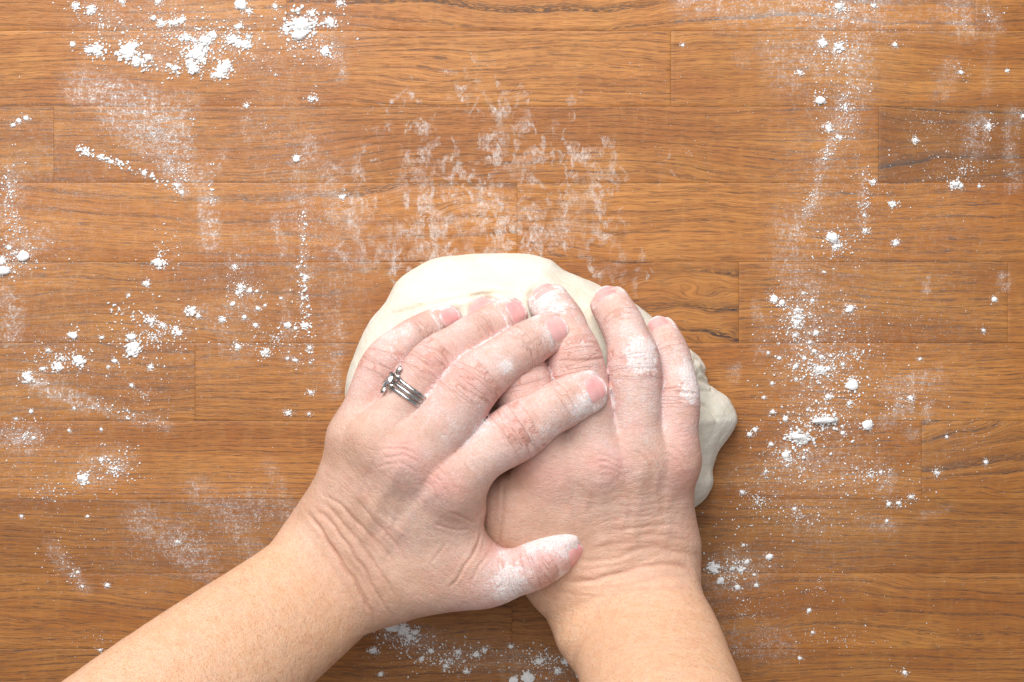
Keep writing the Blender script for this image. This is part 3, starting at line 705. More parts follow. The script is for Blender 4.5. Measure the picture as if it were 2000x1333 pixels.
def make_nail(parent, c, s0, s1, wid, tilt=0.0, lift=0.34, free=0.1, label=None):
    """a curved plate over the back of a fingertip"""
    nu, ns = 13, 15; V = []; E = []
    for i in range(ns):
        t = i / (ns - 1)
        for j in range(nu):
            q = -1 + 2 * j / (nu - 1)
            # rounded rectangle outline: cuticle end rounder than the free end
            endr = 1 - (1 - min(1, t / .42)) ** 2.6 * .62 if t < .42 else 1 - max(0, (t - .70) / .30) ** 2.4 * .34
            u = q * wid * endr
            ts = t + (0.10 * q * q if t < .5 else -.09 * q * q) * (abs(t - .5) * 2)
            s = s0 + (s1 - s0) * ts
            P, T, U, W, a, bt, bb = c.frame(min(s, c.nst - 1.001))
            if s > c.nst - 1: P = P + T * (s - (c.nst - 1)) * a
            th = math.asin(max(-.98, min(.98, u))) + tilt
            over = max(0.0, s - (c.nst - 1)) * a / (c.cap * min(a, bt)); drop = 1 - .5 * (1 - math.sqrt(max(0, 1 - over * over)))
            pos = P + U * a * math.sin(th) * (1 - .05 * q * q) + W * (bt * math.cos(th) * drop - .55 * abs(q) ** 3 - .45 * max(0, 1 - t / .12) + lift * (.45 + .55 * min(1, t * 2.5)))
            V.append(pos); edge = max(.55 * abs(q) ** 10, max(0, (t - .86) / .14) * .9, max(0, (.20 - t) / .20) * 1.2); E.append(min(1, edge))
    top = np.array(V); I = np.arange(nu * ns).reshape(ns, nu)
    F = [(I[i, j], I[i, j + 1], I[i + 1, j + 1], I[i + 1, j]) for i in range(ns - 1) for j in range(nu - 1)]
    # closed underside so that the plate has thickness
    _, T, U, W, *_ = c.frame(5.5); n0 = len(top); bot = top - W * 0.75
    F += [tuple(n0 + k for k in f[::-1]) for f in F]
    ring = list(I[0, :]) + list(I[1:, -1]) + list(I[-1, -2::-1]) + list(I[-2:0:-1, 0])
    F += [(ring[k], n0 + ring[k], n0 + ring[(k + 1) % len(ring)], ring[(k + 1) % len(ring)])[::-1] for k in range(len(ring))]
    o = link_mesh('fingernail', np.vstack([top, bot]) - np.array(parent.location) * 1000, np.array(F), M_nail, parent)
    fattr(o.data, 'edge', E + E)
    return o

WR_L = [
 ([(602,1003),(640,1050),(690,1130),(733,1212)],4,-1.1), ([(612,990),(655,1030),(705,1095),(740,1160),(768,1205)],3.6,-.5),
 ([(630,985),(680,1030),(735,1105),(775,1165)],3.4,-.5),([(628,965),(690,1010),(745,1080)],3.4,-.4),([(590,1030),(640,1090),(700,1190)],5,-.35),
 ([(660,985),(720,1040),(770,1100)],3,-.35),([(690,975),(750,1040),(800,1100)],3,-.3),([(640,1010),(700,1090),(730,1150)],3,-.4),
 ([(940,1040),(920,1090),(880,1150)],3,-.65),([(955,1075),(935,1110),(920,1140)],3,-.4),
 ([(1010,862),(930,1012)],3,-.01),
 ([(740,880),(780,875),(820,895)],2.4,-0.25),([(750,895),(785,890),(822,908)],2.4,-0.25),([(760,865),(800,868)],2.4,-0.19),([(735,910),(780,905),(815,925)],2.4,-0.19),
 ([(835,925),(860,940),(880,970)],2.4,-0.22),([(850,915),(875,932),(897,960)],2.4,-0.22),([(825,940),(845,955),(862,985)],2.4,-0.19),([(905,900),(920,930)],3,-.4),([(918,892),(936,925)],3,-.3),
 ([(880,1000),(905,1010),(925,1020)],2.4,-.3),([(850,1020),(890,1035),(915,1030)],3,-.35),([(870,1060),(840,1100)],3,-.3),
 ([(700,1070),(740,980),(785,905)],13,.55),([(735,1090),(800,1010),(862,950)],13,.55),([(668,1050),(695,960),(728,880)],12,.45),
 ([(780,935),(815,905)],14,-.001),
]
WR_R = [
 ([(1105,1134),(1180,1128),(1260,1104),(1320,1100),(1352,1114)],4.5,-1.05),([(1120,1152),(1200,1148),(1290,1124),(1345,1126)],5,-.5),
 ([(1130,1095),(1200,1090),(1270,1070),(1345,1082)],5,-0.45),([(1150,1070),(1220,1062),(1290,1045),(1345,1060)],5,-0.36),([(1140,1110),(1215,1102),(1290,1085)],4,-0.32),
 ([(1160,1045),(1230,1035),(1300,1025),(1348,1035)],4.5,-0.27),([(1175,1020),(1240,1010),(1310,1005)],4,-0.23),([(1185,995),(1250,985),(1320,985)],4,-0.20),
 ([(1075,1150),(1140,1165),(1220,1160)],5,-.4),([(1180,1155),(1260,1150),(1350,1150)],6,-.5),
 ([(1165,885),(1195,890),(1215,905)],3,-.40),([(1165,900),(1195,903),(1218,918)],3,-.45),([(1170,915),(1198,916),(1215,930)],3,-.35),
 ([(1240,880),(1262,900),(1275,925)],3,-.4),([(1255,872),(1280,895),(1290,915)],3,-.35),([(1300,870),(1330,885),(1352,915)],3,-.5),([(1300,890),(1325,905),(1345,935)],3,-.45),
 ([(985,940),(980,1000),(972,1070)],4,-.6),
 ([(1185,1080),(1175,1000),(1165,925)],13,.55),([(1235,1080),(1245,1000),(1250,915)],13,.55),([(1140,1070),(1110,1000),(1085,940)],12,.45),([(1290,1070),(1305,1000),(1312,920)],12,.4),
]
WR_L += [([(590,1040),(650,1110),(700,1200)],16,.6),([(640,1020),(700,1085),(745,1165)],14,.5),([(700,960),(740,1010),(800,1050)],7,.35),([(760,940),(770,1000),(740,1060)],6,.3)]
WR_R += [([(1110,1160),(1220,1150),(1345,1140)],16,.5),([(1150,1110),(1230,1095),(1345,1085)],13,.4),([(1215,1040),(1225,980),(1210,930)],6,.35),([(1290,1030),(1280,970),(1285,920)],6,.3),([(1140,1000),(1150,960),(1120,930)],7,.35)]
RED_L = [(785,890,38,.70),(862,940,46,.75),(1005,835,22,.35),(920,742,22,.3),(1060,1060,46,.75),(1120,1070,30,.7),(1040,1080,40,.45),(845,715,20,.25),(960,1080,30,.4)]
RED_R = [(1190,902,44,.75),(1080,930,50,.45),(1240,830,26,.4),(1330,860,34,.35),(1330,930,50,.35),(1060,590,26,.4)]
FLO_L = [(1075,1042,34,.8),(1120,1052,28,.9),(1040,1052,24,.7),(985,1150,34,.5),(1105,1128,14,.7),(890,612,18,.8),(1015,600,18,.5),(990,712,12,.7),(1140,790,22,.6),(1090,850,30,.4),(760,655,30,.5),(1000,1140,44,.8),(1080,1045,30,.95),(1120,1055,26,.95),(1040,1055,22,.7),(980,1080,16,.6),(760,700,26,.4),(790,650,24,.4),(990,715,14,.8),(1085,645,22,.6),(1130,800,26,.7),(1060,870,40,.4),(970,690,30,.35),(850,880,120,.30),(820,1010,130,.26),(935,830,50,.2),(1100,1130,16,.8)]
FLO_R = [(1255,690,28,.7),(1350,765,20,.8),(1345,725,20,.6),(1060,568,28,.7),(1090,610,18,.5),(1215,610,20,.4),(1245,715,30,.8),(1250,680,26,.8),(1225,640,26,.5),(1350,770,18,.9),(1340,730,24,.7),(1325,690,20,.5),(1135,680,18,.5),(1060,600,34,.7),(1110,600,20,.4),(1180,880,110,.30),(1270,960,110,.30),(1250,790,50,.25),(1120,960,60,.2)]

hand_l = make_hand('hand', HL, LEFT, WR_L, RED_L, FLO_L, ([(560,1000),(760,1240)], (-.79,.61)), 0.90, 1, ((.84,-.54), [(690,1010,80,120,.18,10,60),(760,1000,110,130,.18,7,36),(610,1110,60,120,.16,9,80),(470,1230,140,140,.09,7,55)]), (665,1110,30))
hand_r = make_hand('hand', HR, RIGHT, WR_R, RED_R, FLO_R, ([(1000,1125),(1400,1125)], (0,1)), 0.10, 2, ((.10,.995), [(1255,1040,70,120,.18,10,60),(1240,980,90,120,.18,8,40),(1230,1090,45,120,.20,9,80),(1250,1190,90,130,.20,9,80),(1290,1320,100,150,.14,8,70)]), (1228,1112,20))
tag(hand_l, 'left hand and forearm wearing a silver ring, crossed on top of the other hand', 'hand', 'hands kneading the dough')
tag(hand_r, 'right hand and forearm without a ring, pressing the dough from beneath the other hand', 'hand', 'hands kneading the dough')
for nm, c in LEFT.items(): make_nail(hand_l, c, 4.74, 6.55, .77)
for nm, c in RIGHT.items():
    if nm != 'thumb': make_nail(hand_r, c, 4.76, 6.55, .77)
print('hands', time.time() - T0)

# ------------------------------------------------------------------ ring stack on the left ring finger
ring = bpy.data.objects.new('ring', None); COL.objects.link(ring)
Pc, Tc, Uc, Wc, ac, btc, bbc = LEFT['ring'].frame(1.20)
ring.location = tuple(Pc * 1e-3)
tag(ring, 'silver ring of three stacked bands with a pointed stone setting on the left ring finger', 'ring')
def ring_local(Vw): return np.asarray(Vw) - Pc
def band(off, rmaj, w, t, wave=0.0):
    nA, nB = 72, 8; V = []
    for i in range(nA):
        th = 2 * math.pi * i / nA; ra = ac + rmaj; rb = (btc if math.cos(th) > 0 else bbc) + rmaj
        rad = Uc * math.sin(th) * ra + Wc * math.cos(th) * rb; out = nrm(rad)
        for j in range(nB):
            ph = 2 * math.pi * j / nB
            V.append(Tc * (off + wave * math.exp(-((th - HEAD) / .35) ** 2) + w * math.cos(ph)) + rad + out * t * math.sin(ph))
    F = [(i * nB + j, i * nB + (j + 1) % nB, ((i + 1) % nA) * nB + (j + 1) % nB, ((i + 1) % nA) * nB + j) for i in range(nA) for j in range(nB)]
    return link_mesh('band', V, np.array(F), M_silver, ring)
HEAD = 2 * math.pi - 1.02 if Uc[0] > 0 else 1.02
band(-2.2, .55, .9, .7); band(0.0, .65, .9, .8, .6); band(2.2, .75, .95, .9, 1.6)
hc = Uc * math.sin(HEAD) * (ac + 1.4) + Wc * math.cos(HEAD) * (btc + 1.4); ho = nrm(Uc * math.sin(HEAD) + Wc * math.cos(HEAD)); hs = nrm(np.cross(Tc, ho))
def gem(name, ctr, L, wd, ht, mat, axis, side):
    V = [ctr + axis * L, ctr - axis * L]
    n = 10
    for i in range(n):
        th = 2 * math.pi * i / n; V.append(ctr + axis * L * .62 * math.cos(th) + side * wd * math.sin(th))
    for i in range(n):
        th = 2 * math.pi * (i + .5) / n; V.append(ctr + axis * L * .36 * math.cos(th) + side * wd * .55 * math.sin(th) + ho * ht)
    V.append(ctr - ho * ht * 1.2); F = []
    for i in range(n):
        j = (i + 1) % n; F += [(2 + i, 2 + j, 12 + i), (2 + j, 12 + j, 12 + i), (2 + j, 2 + i, 22)]
    F.append(tuple(12 + i for i in range(n)))
    F += [(0, 2, 12), (0, 12, 2 + n - 1), (1, 7, 17), (1, 16, 7)]
    return link_mesh(name, V, F, mat, ring, smooth=False)
gem('stone', hc + ho * 1.4, 4.4, 2.3, 1.1, M_stone, Tc, hs)
for (dt, ds, L, w) in ((6.0, .8, 3.2, 1.3), (-4.8, -.4, 3.0, 1.4), (2.6, 2.8, 3.2, 1.1), (-2.2, 2.8, 3.0, 1.1), (2.4, -2.6, 3.0, 1.1), (-2.2, -2.7, 3.0, 1.1)):
    gem('setting', hc + Tc * dt + hs * ds + ho * .5, L, w, .9, M_silver, nrm(Tc + hs * .15 * ds), hs)

# ------------------------------------------------------------------ dough
OUT = [(880,492),(920,489),(960,488),(1000,488),(1040,491),(1078,501),(1108,522),(1145,536),(1180,553),(1240,583),(1290,622),(1340,662),(1372,694),(1385,708),(1386,730),(1400,752),(1430,772),(1448,806),(1448,832),(1430,862),(1411,888),(1402,915),(1402,946),(1386,978),(1354,1004),
       (1290,1040),(1180,1060),(1040,1050),(900,1010),(780,960),(700,890),(673,822),(667,785),(668,742),(684,692),(714,628),(745,588),(768,546),(800,520),(840,500)]
def make_dough():
    zs = 12.0
    ol = np.array([at(x, y, zs)[:2] for x, y in OUT]); ol = catmull(ol, 4, closed=True)
    lo = np.array([ol[:, 0].min() - 6, ol[:, 1].min() - 6, -1.5]); hi = np.array([ol[:, 0].max() + 6, ol[:, 1].max() + 6, 62.0])
    h = 1.3; G = Grid(lo, hi, h)
    xs = lo[0] + h * np.arange(G.n[0]); ys = lo[1] + h * np.arange(G.n[1]); zz = lo[2] + h * np.arange(G.n[2])
    X, Y = np.meshgrid(xs, ys, indexing='ij'); Q = np.stack([X.ravel(), Y.ravel()], 1)
    d, _ = poly_dist(Q, ol, True); ins = in_poly(Q, ol); d = np.where(ins, d, -d).reshape(X.shape)
    PX = np.stack([Q[:, 0] / pxmm(30) + 1000, 666.5 - Q[:, 1] / pxmm(30)], 1)
    H = 44 + 8 * np.exp(-(((PX[:, 0] - 1000) / 260) ** 2 + ((PX[:, 1] - 780) / 200) ** 2)) - 10 * np.exp(-(((PX[:, 0] - 1420) / 70) ** 2 + ((PX[:, 1] - 820) / 120) ** 2))
    H = (H + 2.0 * fbm(np.c_[Q, np.zeros(len(Q))], 40, 2)).reshape(X.shape)
    R = 46.0; q = np.clip(d / R, 0, 1); pw = 2.15
    top = H * (1 - (1 - q) ** pw) ** (1 / pw)
    gx, gy = np.gradient(top, h); sl = np.sqrt(1 + np.minimum(gx ** 2 + gy ** 2, 16))
    F = (zz[None, None, :] - top[:, :, None]) / sl[:, :, None]
    und = np.maximum(0, (zs - zz) / zs) ** 2 * 4.0
    F = smax(F, -d[:, :, None] + und[None, None, :], 6.0)
    F = np.maximum(F, -(zz[None, None, :] - 0.15)).astype(np.float32)
    for HH, gap, k in ((HR, 0.4, 5.0), (HL, 0.3, 5.0)):
        f = hand_field(HH, G)
        F -= (1.8 * np.exp(-((f - 4) / 7.0) ** 2)).astype(np.float32)     # dough wells up beside the fingers
        F = smax(F, -(f - gap), k)
        F = np.maximum(F, -(zz[None, None, :] - 0.15)).astype(np.float32)
    V, Fc = refine(*surface_nets(F, G))
    o = link_mesh('dough', V, Fc, M_dough); me = o.data
    me.polygons.foreach_set('use_smooth', np.ones(len(me.polygons), dtype=bool))
    V = get_co(me); Nn = get_no(me); Q = to_px(V); disp = np.zeros(len(V)); cr = np.zeros(len(V))
    wob = np.stack([fbm(V, 12, 2, 1), fbm(V, 12, 2, 6)], 1) * 5
    LINES = [([(722,642),(780,612),(850,592),(920,578),(1000,574),(1035,580)],5,-1.0),([(905,562),(945,566),(975,570)],4,-.3),
             ([(1350,735),(1376,745),(1392,752)],5,-0.99),([(1362,790),(1385,800),(1402,822)],4.5,-1.24),([(1370,700),(1380,712),(1384,722)],4,-0.74),([(1368,725),(1388,738)],3,-0.50),([(1392,745),(1405,762)],3,-0.50),
             ([(1370,850),(1380,900),(1372,950)],9,-0.37),([(1402,822),(1410,850),(1400,880)],6,-0.25),([(1375,880),(1390,930)],5,-0.31),([(690,720),(712,690),(735,672)],7,-0.43),([(1330,668),(1350,690)],5,-0.43)]
    for pts, w, dep in LINES:
        pts = catmull(pts, 4) if len(pts) > 2 else np.array(pts, float)
        m = (Q[:, 0] > pts[:, 0].min() - 40) & (Q[:, 0] < pts[:, 0].max() + 40) & (Q[:, 1] > pts[:, 1].min() - 40) & (Q[:, 1] < pts[:, 1].max() + 40) & (Nn[:, 2] > -.1)
        if not m.any(): continue
        dd, t = poly_dist(Q[m] + wob[m], pts); tp = np.clip(np.minimum(t, 1 - t) * 5 + .15, 0, 1)
        disp[m] += tp * (dep * np.exp(-(dd / w) ** 2) - .35 * dep * np.exp(-((dd - 2.2 * w) / (1.8 * w)) ** 2))
        cr[m] = np.maximum(cr[m], tp * np.exp(-(dd / w) ** 2) * min(1, -dep / 2))
    rough = spots(Q, [(1385,745,60,1),(1370,700,40,.7)])
    disp += .7 * fbm(V, 22, 3, 2) + .28 * fbm(V, 5, 3, 4) + rough * (.45 * fbm(V, 7, 3, 8) - .45 * np.clip(1 - np.abs(vnoise(V, 7, 2)) * 4, 0, 1))
    set_co(me, V + Nn * disp[:, None] * np.clip(V[:, 2:3] / 4, 0, 1)); fattr(me, 'crease', np.clip(cr, 0, 1))
    return o
dough = make_dough()
tag(dough, 'smooth pale mound of bread dough pressed under both hands on the worktop', 'dough')
print('dough', time.time() - T0)

# ------------------------------------------------------------------ flour: clumps one by one, crumbs and grains as stuff
import bmesh
def ico(sub):
    bm = bmesh.new(); bmesh.ops.create_icosphere(bm, subdivisions=sub, radius=1)
    V = np.array([v.co[:] for v in bm.verts]); F = np.array([[v.index for v in f.verts] for f in bm.faces]); bm.free(); return V, F
I1, I2, I3 = ico(1), ico(2), ico(3)
CL = {
 'tl': [(149,12,10),(178,21,13),(190,98,15),(173,98,9),(142,87,6),(250,101,21),(270,120,13),(262,88,9),(315,46,10),(338,46,10),(355,40,9),(362,74,13,.6),(400,82,17,.6),(416,68,9),(385,106,20),(378,137,15),(370,122,11),(392,112,12),(452,80,14),(480,88,14),(466,84,9),(485,73,6),(438,134,18),(430,146,9),(418,147,8),(470,10,13),(487,22,9),(465,52,9),(646,45,13),(609,26,9),(585,68,15),(560,58,9),(637,100,13),(664,7,10),(310,4,8),(238,3,7),(343,134,8),(330,128,6),(538,14,7),(610,194,10,.6),(481,207,7,.6),(579,310,8),(26,245,6),(37,236,6),(51,231,6),(669,385,8),(282,339,6),(198,308,7),(217,316,6),(345,362,8),(355,376,6),(300,36,6),(290,112,8)],
 'l': [(310,515,13),(285,554,9,.6),(252,577,4),(45,501,13),(7,529,15),(4,510,10),(17,484,6),(458,521,7),(471,561,8),(464,573,5),(488,568,6),(502,569,4),(455,594,6),(373,608,12),(388,618,6),(297,627,10),(318,636,8),(343,643,8),(350,652,6),(143,655,11),(199,660,6,.6),(257,659,11),(94,685,5),(156,706,13),(112,715,11),(84,721,6),(54,737,13),(224,706,6),(212,717,4),(294,718,7),(434,625,8),(478,620,6),(504,603,5),(518,597,4),(499,636,6),(464,678,9),(518,690,10),(562,636,8),(577,642,5),(595,636,10),(597,541,7),(581,522,4),(549,583,4),(577,704,6),(562,701,4),(607,767,7,.6),(563,807,8),(604,809,4),(61,804,5),(31,818,4),(135,841,4),(198,839,4),(66,856,5),(257,753,5),(145,798,4),(605,680,5)],
 'bl': [(198,899,6),(171,1009,4),(210,1144,5),(196,1270,4),(346,1059,4),(161,1146,4),(152,1118,4),(42,1009,4)],
 'tr': [(1639,13,10),(1707,11,7),(1606,84,11),(1639,92,11),(1562,142,7),(1602,197,12),(1617,250,10),(1748,88,6),(1787,274,7),(1705,356,8),(1866,361,11),(1744,399,9),(1690,451,7),(1626,465,13),(1632,482,8),(1750,475,8),(1932,246,7),(1967,139,5),(1913,364,4),(1334,89,4),(1641,270,5),(1688,421,4),(1999,227,6),(1877,142,5),(1877,364,5)],
 'r': [(1660,604,12),(1512,585,9),(1527,592,7),(1555,606,7),(1554,630,9),(1554,655,7),(1594,651,7),(1569,573,4),(1587,587,5),(1610,532,4),(1603,723,12,.7),(1618,721,6),(1618,776,9),(1660,788,8,.6),(1522,700,5),(1604,697,6),(1646,712,5),(1590,686,6),(1582,669,5),(1554,716,6),(1555,741,4),(1779,779,8),(1510,805,6),(1492,777,4),(1508,749,4),(1534,818,6),(1694,830,12),(1646,846,5),(1942,585,6),(1797,702,4),(1921,646,5),(1849,854,4),(1925,903,5),(1534,889,8),(1496,921,5),(1830,924,7),(1720,923,4),(1475,840,6),(1464,849,6),(1506,868,6),(1571,700,5),(1500,690,4)],
 'br': [(1449,962,6),(1407,1135,10),(1447,1114,9),(1459,1098,6),(1503,1088,8),(1440,1148,7),(1477,1144,6),(1452,1065,4),(1473,1123,4),(1779,971,7),(1736,985,6),(1755,983,6),(1732,1018,4),(1580,1193,5),(1587,1236,4),(1562,1286,4),(1767,1314,5),(1552,994,5)],
 'bc': [(790,1230,14),(800,1243,9),(729,1271,9),(842,1271,7),(895,1274,7),(823,1287,7),(872,1301,7),(911,1312,8,.6),(930,1278,8),(946,1270,7),(1052,1292,9),(1089,1310,8),(1105,1292,9),(1003,1328,10),(744,1317,6),(998,1263,6),(812,1235,8),(1130,1320,6)],
}
SPECIAL = [  # x, y, r, aspect, rot, label
 (588,50,32,.55,.15,'largest flour heap on the worktop, in the upper left corner scatter'),
 (261,681,17,.9,.5,'biggest round flour lump left of the dough'),
 (163,934,14,.9,0,'round flour lump with fine crumbs to its right, lower left of the worktop'),
 (1664,753,15,.9,0,'biggest round flour lump right of the dough'),
 (1561,855,27,.42,-.1,'ragged flat flake of dried dough, right of the hands'),
 (1611,822,27,.26,.1,'long narrow ridge of flour just above the ragged dough flake'),
 (1393,1111,15,.72,-.2,'smooth oval flour lump beside the right wrist'),
 (765,1224,16,.7,-.2,'crumbled flour pile just below the left wrist'),
 (1030,1324,16,.8,-.5,'flour clump cut by the bottom edge between the forearms'),
]
LAB = {'tl': 'small white flour clump in the upper left scatter above the dough', 'l': 'small white flour clump scattered on the wood left of the dough',
 'bl': 'tiny flour crumb on the dark wood left of the left forearm', 'tr': 'small white flour clump in the vertical trail at upper right', 'r': 'small white flour clump in the dense scatter right of the dough',
 'br': 'small white flour clump on the wood right of the right forearm', 'bc': 'small white flour clump on the wood between the two forearms'}
GRP = {'tl': 'flour clumps at upper left', 'l': 'flour clumps left of the dough', 'bl': 'flour crumbs left of the forearm', 'tr': 'flour clumps at upper right', 'r': 'flour clumps right of the dough', 'br': 'flour clumps right of the forearm', 'bc': 'flour clumps between the forearms'}
rs = np.random.RandomState(11)
def clump_mesh(r, asp, rot, crumbly):
    """r in mm: a core lump and the crumbs fused to it"""
    Vs, Fs, n = [], [], 0
    def add(ctr, rad, flat, base):
        nonlocal n
        V, F = base; P = V * np.array([1, 1, flat]) * rad
        P = P * (1 + .48 * fbm(V * 10 + rs.uniform(0, 500, 3), 9, 3)[:, None])
        P[:, 2] = np.maximum(P[:, 2], -rad * flat * .3)
        a = rs.uniform(0, 6.28); c, s = math.cos(a), math.sin(a); P = np.c_[P[:, 0] * c - P[:, 1] * s, P[:, 0] * s + P[:, 1] * c, P[:, 2]] + ctr
        Vs.append(P); Fs.append(F + n); n += len(V)
    flat = rs.uniform(.34, .52)
    core = .50 if crumbly else .82
    add(np.array([0, 0, r * core * flat * .3]), r * core, flat, I3 if r > 2 else I2)
    for k in range(int((12 if crumbly else 6) + r * (9.0 if crumbly else 4.0))):
        a = rs.uniform(0, 6.28); d = r * rs.uniform(.25, 1.12); q = min(r * rs.uniform(.08, .34), 1.3) * (1.0 if d < .75 * r else .6)
        add(np.array([math.cos(a) * d, math.sin(a) * d, q * .2 + max(0, .45 - d / r) * r * .5]), q, rs.uniform(.5, .9), I2 if q > .7 else I1)
    V = np.vstack(Vs); V[:, 1] *= asp; c, s = math.cos(rot), math.sin(rot)
    V = np.c_[V[:, 0] * c - V[:, 1] * s, V[:, 0] * s + V[:, 1] * c, V[:, 2]]
    V[:, 2] = np.maximum(V[:, 2], 0.02) + .02
    return V, np.vstack(Fs)
centres = []
def clump(x, y, r, asp, rot, label, group):
    V, F = clump_mesh(r * SPX, asp, rot, r > 7 and rs.rand() < .75)
    o = link_mesh('flour_clump', V, F, M_flour); o.location = tuple(at(x, y, 0) * 1e-3)
    tag(o, label, 'flour', group); centres.append((x, y, r))
for s in SPECIAL: clump(s[0], s[1], s[2], s[3], s[4], s[5], 'distinct flour lumps')
def pick_labels(reg, lst):
    L = [LAB[reg]] * len(lst); used = set(); where = LAB[reg].split(' clump ')[-1].split(' crumb ')[-1]
    for word, key in (('largest', lambda c: -c[2]), ('leftmost', lambda c: c[0]), ('rightmost', lambda c: -c[0]), ('topmost', lambda c: c[1]), ('lowest', lambda c: -c[1]), ('second largest', lambda c: -c[2])):
        i = min((k for k in range(len(lst)) if k not in used), key=lambda k: key(lst[k])); used.add(i)
        L[i] = f'{word} white flour clump {where}'
    if reg in ORD:
        word, key, what = ORD[reg]
        for n, k in enumerate(sorted(range(len(lst)), key=lambda k: key(lst[k]))): L[k] = f'{NTH[n]} flour clump from the {word} {what}'
    return L
NTH = 'first second third fourth fifth sixth seventh eighth ninth tenth eleventh twelfth thirteenth fourteenth fifteenth sixteenth seventeenth eighteenth nineteenth twentieth twenty-first twenty-second twenty-third twenty-fourth twenty-fifth twenty-sixth'.split()
ORD = {'tr': ('top', lambda c: c[1], 'in the scatter at upper right'), 'br': ('top', lambda c: c[1], 'on the wood right of the right forearm'),
       'bc': ('left', lambda c: c[0], 'on the wood between the two forearms'), 'bl': ('top', lambda c: c[1], 'on the dark wood above the left forearm')}
LABELS = {reg: pick_labels(reg, lst) for reg, lst in CL.items()}
for reg, lst in CL.items():
    for k, c in enumerate(lst): clump(c[0], c[1], c[2] * 1.02, c[3] if len(c) > 3 else rs.uniform(.65, 1), rs.uniform(-.6, .6) if len(c) < 4 else rs.uniform(-.2, .2), LABELS[reg][k], GRP[reg])

# crumbs and grains: positions in photo px and radius in px
G_ = []
def scat(cx, cy, rx, ry, n, s0, s1, ang=0.0, pw=2.2):
    n = int(n * 1.35); s1 = s0 + (s1 - s0) * .84
    a = rs.uniform(0, 6.28, n); d = np.sqrt(rs.rand(n)) if pw == 0 else np.abs(rs.randn(n)) * .55
    x = np.cos(a) * d * rx; y = np.sin(a) * d * ry; c, s = math.cos(ang), math.sin(ang)
    r = s0 + (s1 - s0) * rs.rand(n) ** 3.0
    G_.append(np.c_[cx + x * c - y * s, cy + x * s + y * c, r])
def trail(pts, w, n, s0, s1):
    P = catmull(pts, 6) if len(pts) > 2 else np.array(pts, float); t = rs.rand(n) * (len(P) - 1.001); i = t.astype(int); f = (t - i)[:, None]
    X = P[i] * (1 - f) + P[i + 1] * f + rs.randn(n, 2) * w
    G_.append(np.c_[X, s0 + (s1 - s0) * rs.rand(n) ** 3.0])
for x, y, r in centres:
    scat(x, y, r * 1.6, r * 1.5, int(8 + r * 5), .6, 1.1 + r * .15); scat(x, y, r * 3.2, r * 2.8, int(6 + r * 2.4), .5, 1.6)
# fields
for a in [(380,80,190,90,800,.6,3.4),(590,70,80,60,260,.6,3.2),(200,50,90,70,180,.6,2.6),(300,260,120,70,900,.5,1.7),(330,320,50,60,260,.5,2.2),
          (20,380,34,110,200,.6,2.6),(40,500,70,60,260,.6,2.8),(315,490,40,50,90,.6,2.8),(470,570,70,80,300,.6,2.4),(590,580,28,140,230,.6,2.6),(300,660,120,70,420,.6,2.8),
          (120,700,110,60,360,.6,2.8),(540,660,90,60,280,.6,2.4),(280,770,120,60,150,.6,2.0),(50,850,80,60,260,.6,2.4),(225,915,58,50,300,.6,3.2),(100,960,120,80,160,.6,2.2),
          (350,1060,130,60,420,.5,1.7),(120,1090,90,80,140,.5,1.9),(500,1010,80,60,180,.5,1.7),(200,1250,160,60,60,.5,1.7),(520,250,120,80,90,.6,1.8),
          (1640,100,90,90,320,.6,2.6),(1640,20,80,30,200,.6,2.8),(1650,210,60,110,320,.6,2.6),(1590,400,50,110,180,.6,2.0),(1690,400,80,90,180,.6,2.2),(1640,480,60,50,190,.6,2.8),
          (1880,330,120,60,240,.6,2.2),(1820,240,90,50,90,.6,1.8),(1930,250,50,30,90,.6,2.2),(1870,140,60,40,60,.6,2.2),(1930,30,60,30,60,.6,2.4),(1750,60,80,50,50,.6,1.8),
          (1560,620,80,80,520,.6,3.0),(1600,720,120,80,760,.6,3.2),(1670,690,110,90,300,.6,2.4),(1600,820,130,70,520,.6,2.8),(1760,780,110,70,240,.6,2.2),(1540,900,120,60,420,.6,2.6),
          (1700,930,150,70,320,.6,2.8),(1480,980,90,80,260,.6,2.6),(1560,1010,160,60,240,.6,2.4),(1430,1110,60,60,330,.6,2.8),(1600,1150,200,90,160,.5,2.0),(1450,1200,90,50,150,.5,1.8),
          (1440,1270,110,50,160,.5,1.6),(1650,1250,220,60,150,.5,1.9),(1800,620,200,120,110,.5,1.7),(1900,850,120,120,70,.5,1.8),(800,1250,70,30,330,.6,3.2),(880,1290,120,40,320,.6,3.0),(1060,1290,90,40,300,.6,3.0),
          (980,400,240,110,300,.4,1.3),(900,180,160,90,90,.4,1.4),(1250,150,160,90,50,.5,1.6),(1350,300,120,120,40,.5,1.6),(640,430,40,110,90,.5,1.6)]: scat(*a)
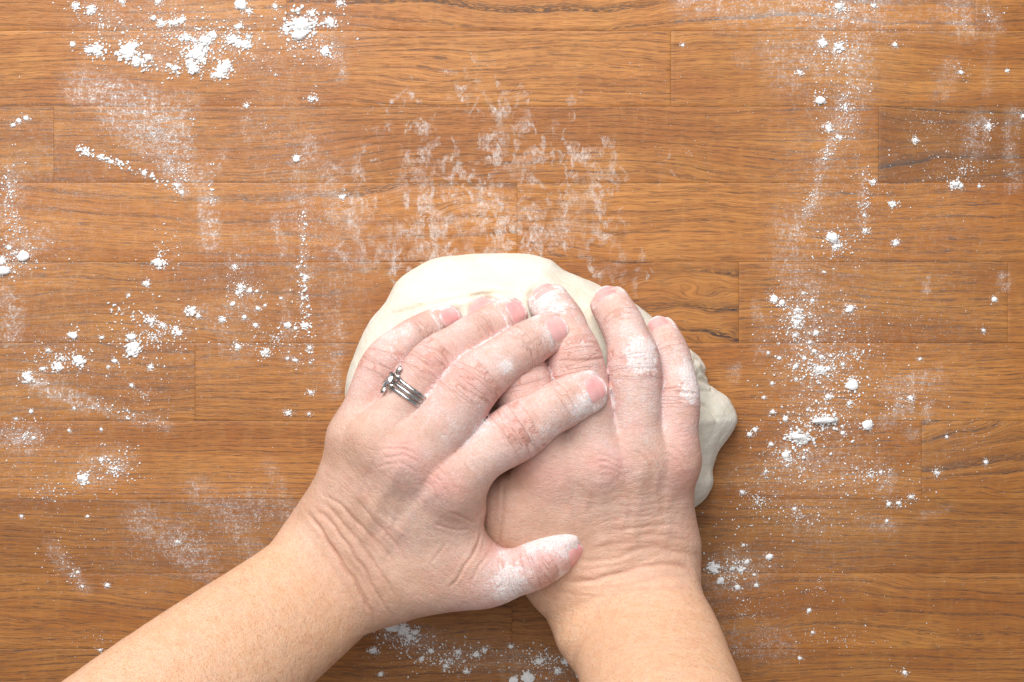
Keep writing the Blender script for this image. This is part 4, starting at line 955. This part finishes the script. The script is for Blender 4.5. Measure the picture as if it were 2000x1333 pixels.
for t in [([(150,291),(200,308),(282,339),(357,378)],5,260,.7,4.0),([(378,225),(372,290),(362,340),(358,380)],4,110,.7,2.6),([(415,325),(412,365),(418,400)],5,60,.7,2.8),
          ([(595,415),(592,480),(596,560),(604,640),(608,720)],5,200,.7,3.6),([(345,455),(350,490),(345,540)],4,40,.7,2.4),([(215,600),(260,615),(300,632),(352,655)],7,130,.7,3.6),
          ([(190,98),(250,110),(300,128),(370,142)],8,200,.7,4.2),([(505,110),(530,138),(545,150)],3,30,.7,2.0),([(655,95),(668,120),(672,145)],5,70,.5,1.6),
          ([(180,790),(250,808),(330,832)],8,130,.6,2.8),([(110,1055),(140,1105),(162,1148)],6,50,.6,2.4),([(1640,265),(1605,300),(1598,360),(1575,410),(1556,455)],6,190,.5,2.0),
          ([(1690,330),(1692,380),(1688,440),(1680,480)],5,80,.6,2.4),([(1640,260),(1625,290),(1610,312)],5,60,.6,3.0),([(20,345),(22,420),(35,455)],9,120,.6,3.0),([(650,690),(655,740)],6,40,.5,1.6)]: trail(*t)
# grains that make up the film
tot = 60000; X = np.c_[rs.uniform(-150, 2150, tot), rs.uniform(-90, 1430, tot)]
dn = density(X, FILM); keep = rs.rand(tot) < dn * .8 + .006
G_.append(np.c_[X[keep], rs.uniform(.45, 1.15, keep.sum())])
GR = np.vstack(G_)
oct_v = np.array([(1,0,0),(-1,0,0),(0,1,0),(0,-1,0),(0,0,1),(0,0,-.3)], float); oct_f = np.array([(0,2,4),(2,1,4),(1,3,4),(3,0,4),(2,0,5),(1,2,5),(3,1,5),(0,3,5)])
def grains(name, sel, base, label):
    bv, bf = base; n = len(sel); k = len(bv)
    rad = sel[:, 2] * SPX; ctr = np.c_[(sel[:, 0] - 1000) * SPX, (666.5 - sel[:, 1]) * SPX, rad * .12 + .05]
    jit = 1 + rs.uniform(-.42, .42, (n, k, 1)); a = rs.uniform(0, 6.28, n); c, s = np.cos(a)[:, None], np.sin(a)[:, None]
    B = bv[None] * jit * np.array([1, .75, .62]); B = np.stack([B[..., 0] * c - B[..., 1] * s, B[..., 0] * s + B[..., 1] * c, B[..., 2]], 2)
    V = (B * rad[:, None, None] + ctr[:, None, :]).reshape(-1, 3); V[:, 2] = np.maximum(V[:, 2], .03)
    F = (bf[None] + (np.arange(n) * k)[:, None, None]).reshape(-1, 3)
    return tag(link_mesh(name, V, F, M_flour, smooth=False), label, 'flour', kind='stuff')
grains('flour_dust', GR[GR[:, 2] < 1.6], (oct_v, oct_f), 'fine white flour dust scattered over the oak worktop')
grains('flour_crumbs', GR[GR[:, 2] >= 1.6], I1, 'loose white flour crumbs scattered over the oak worktop')
print('flour', len(GR), time.time() - T0)
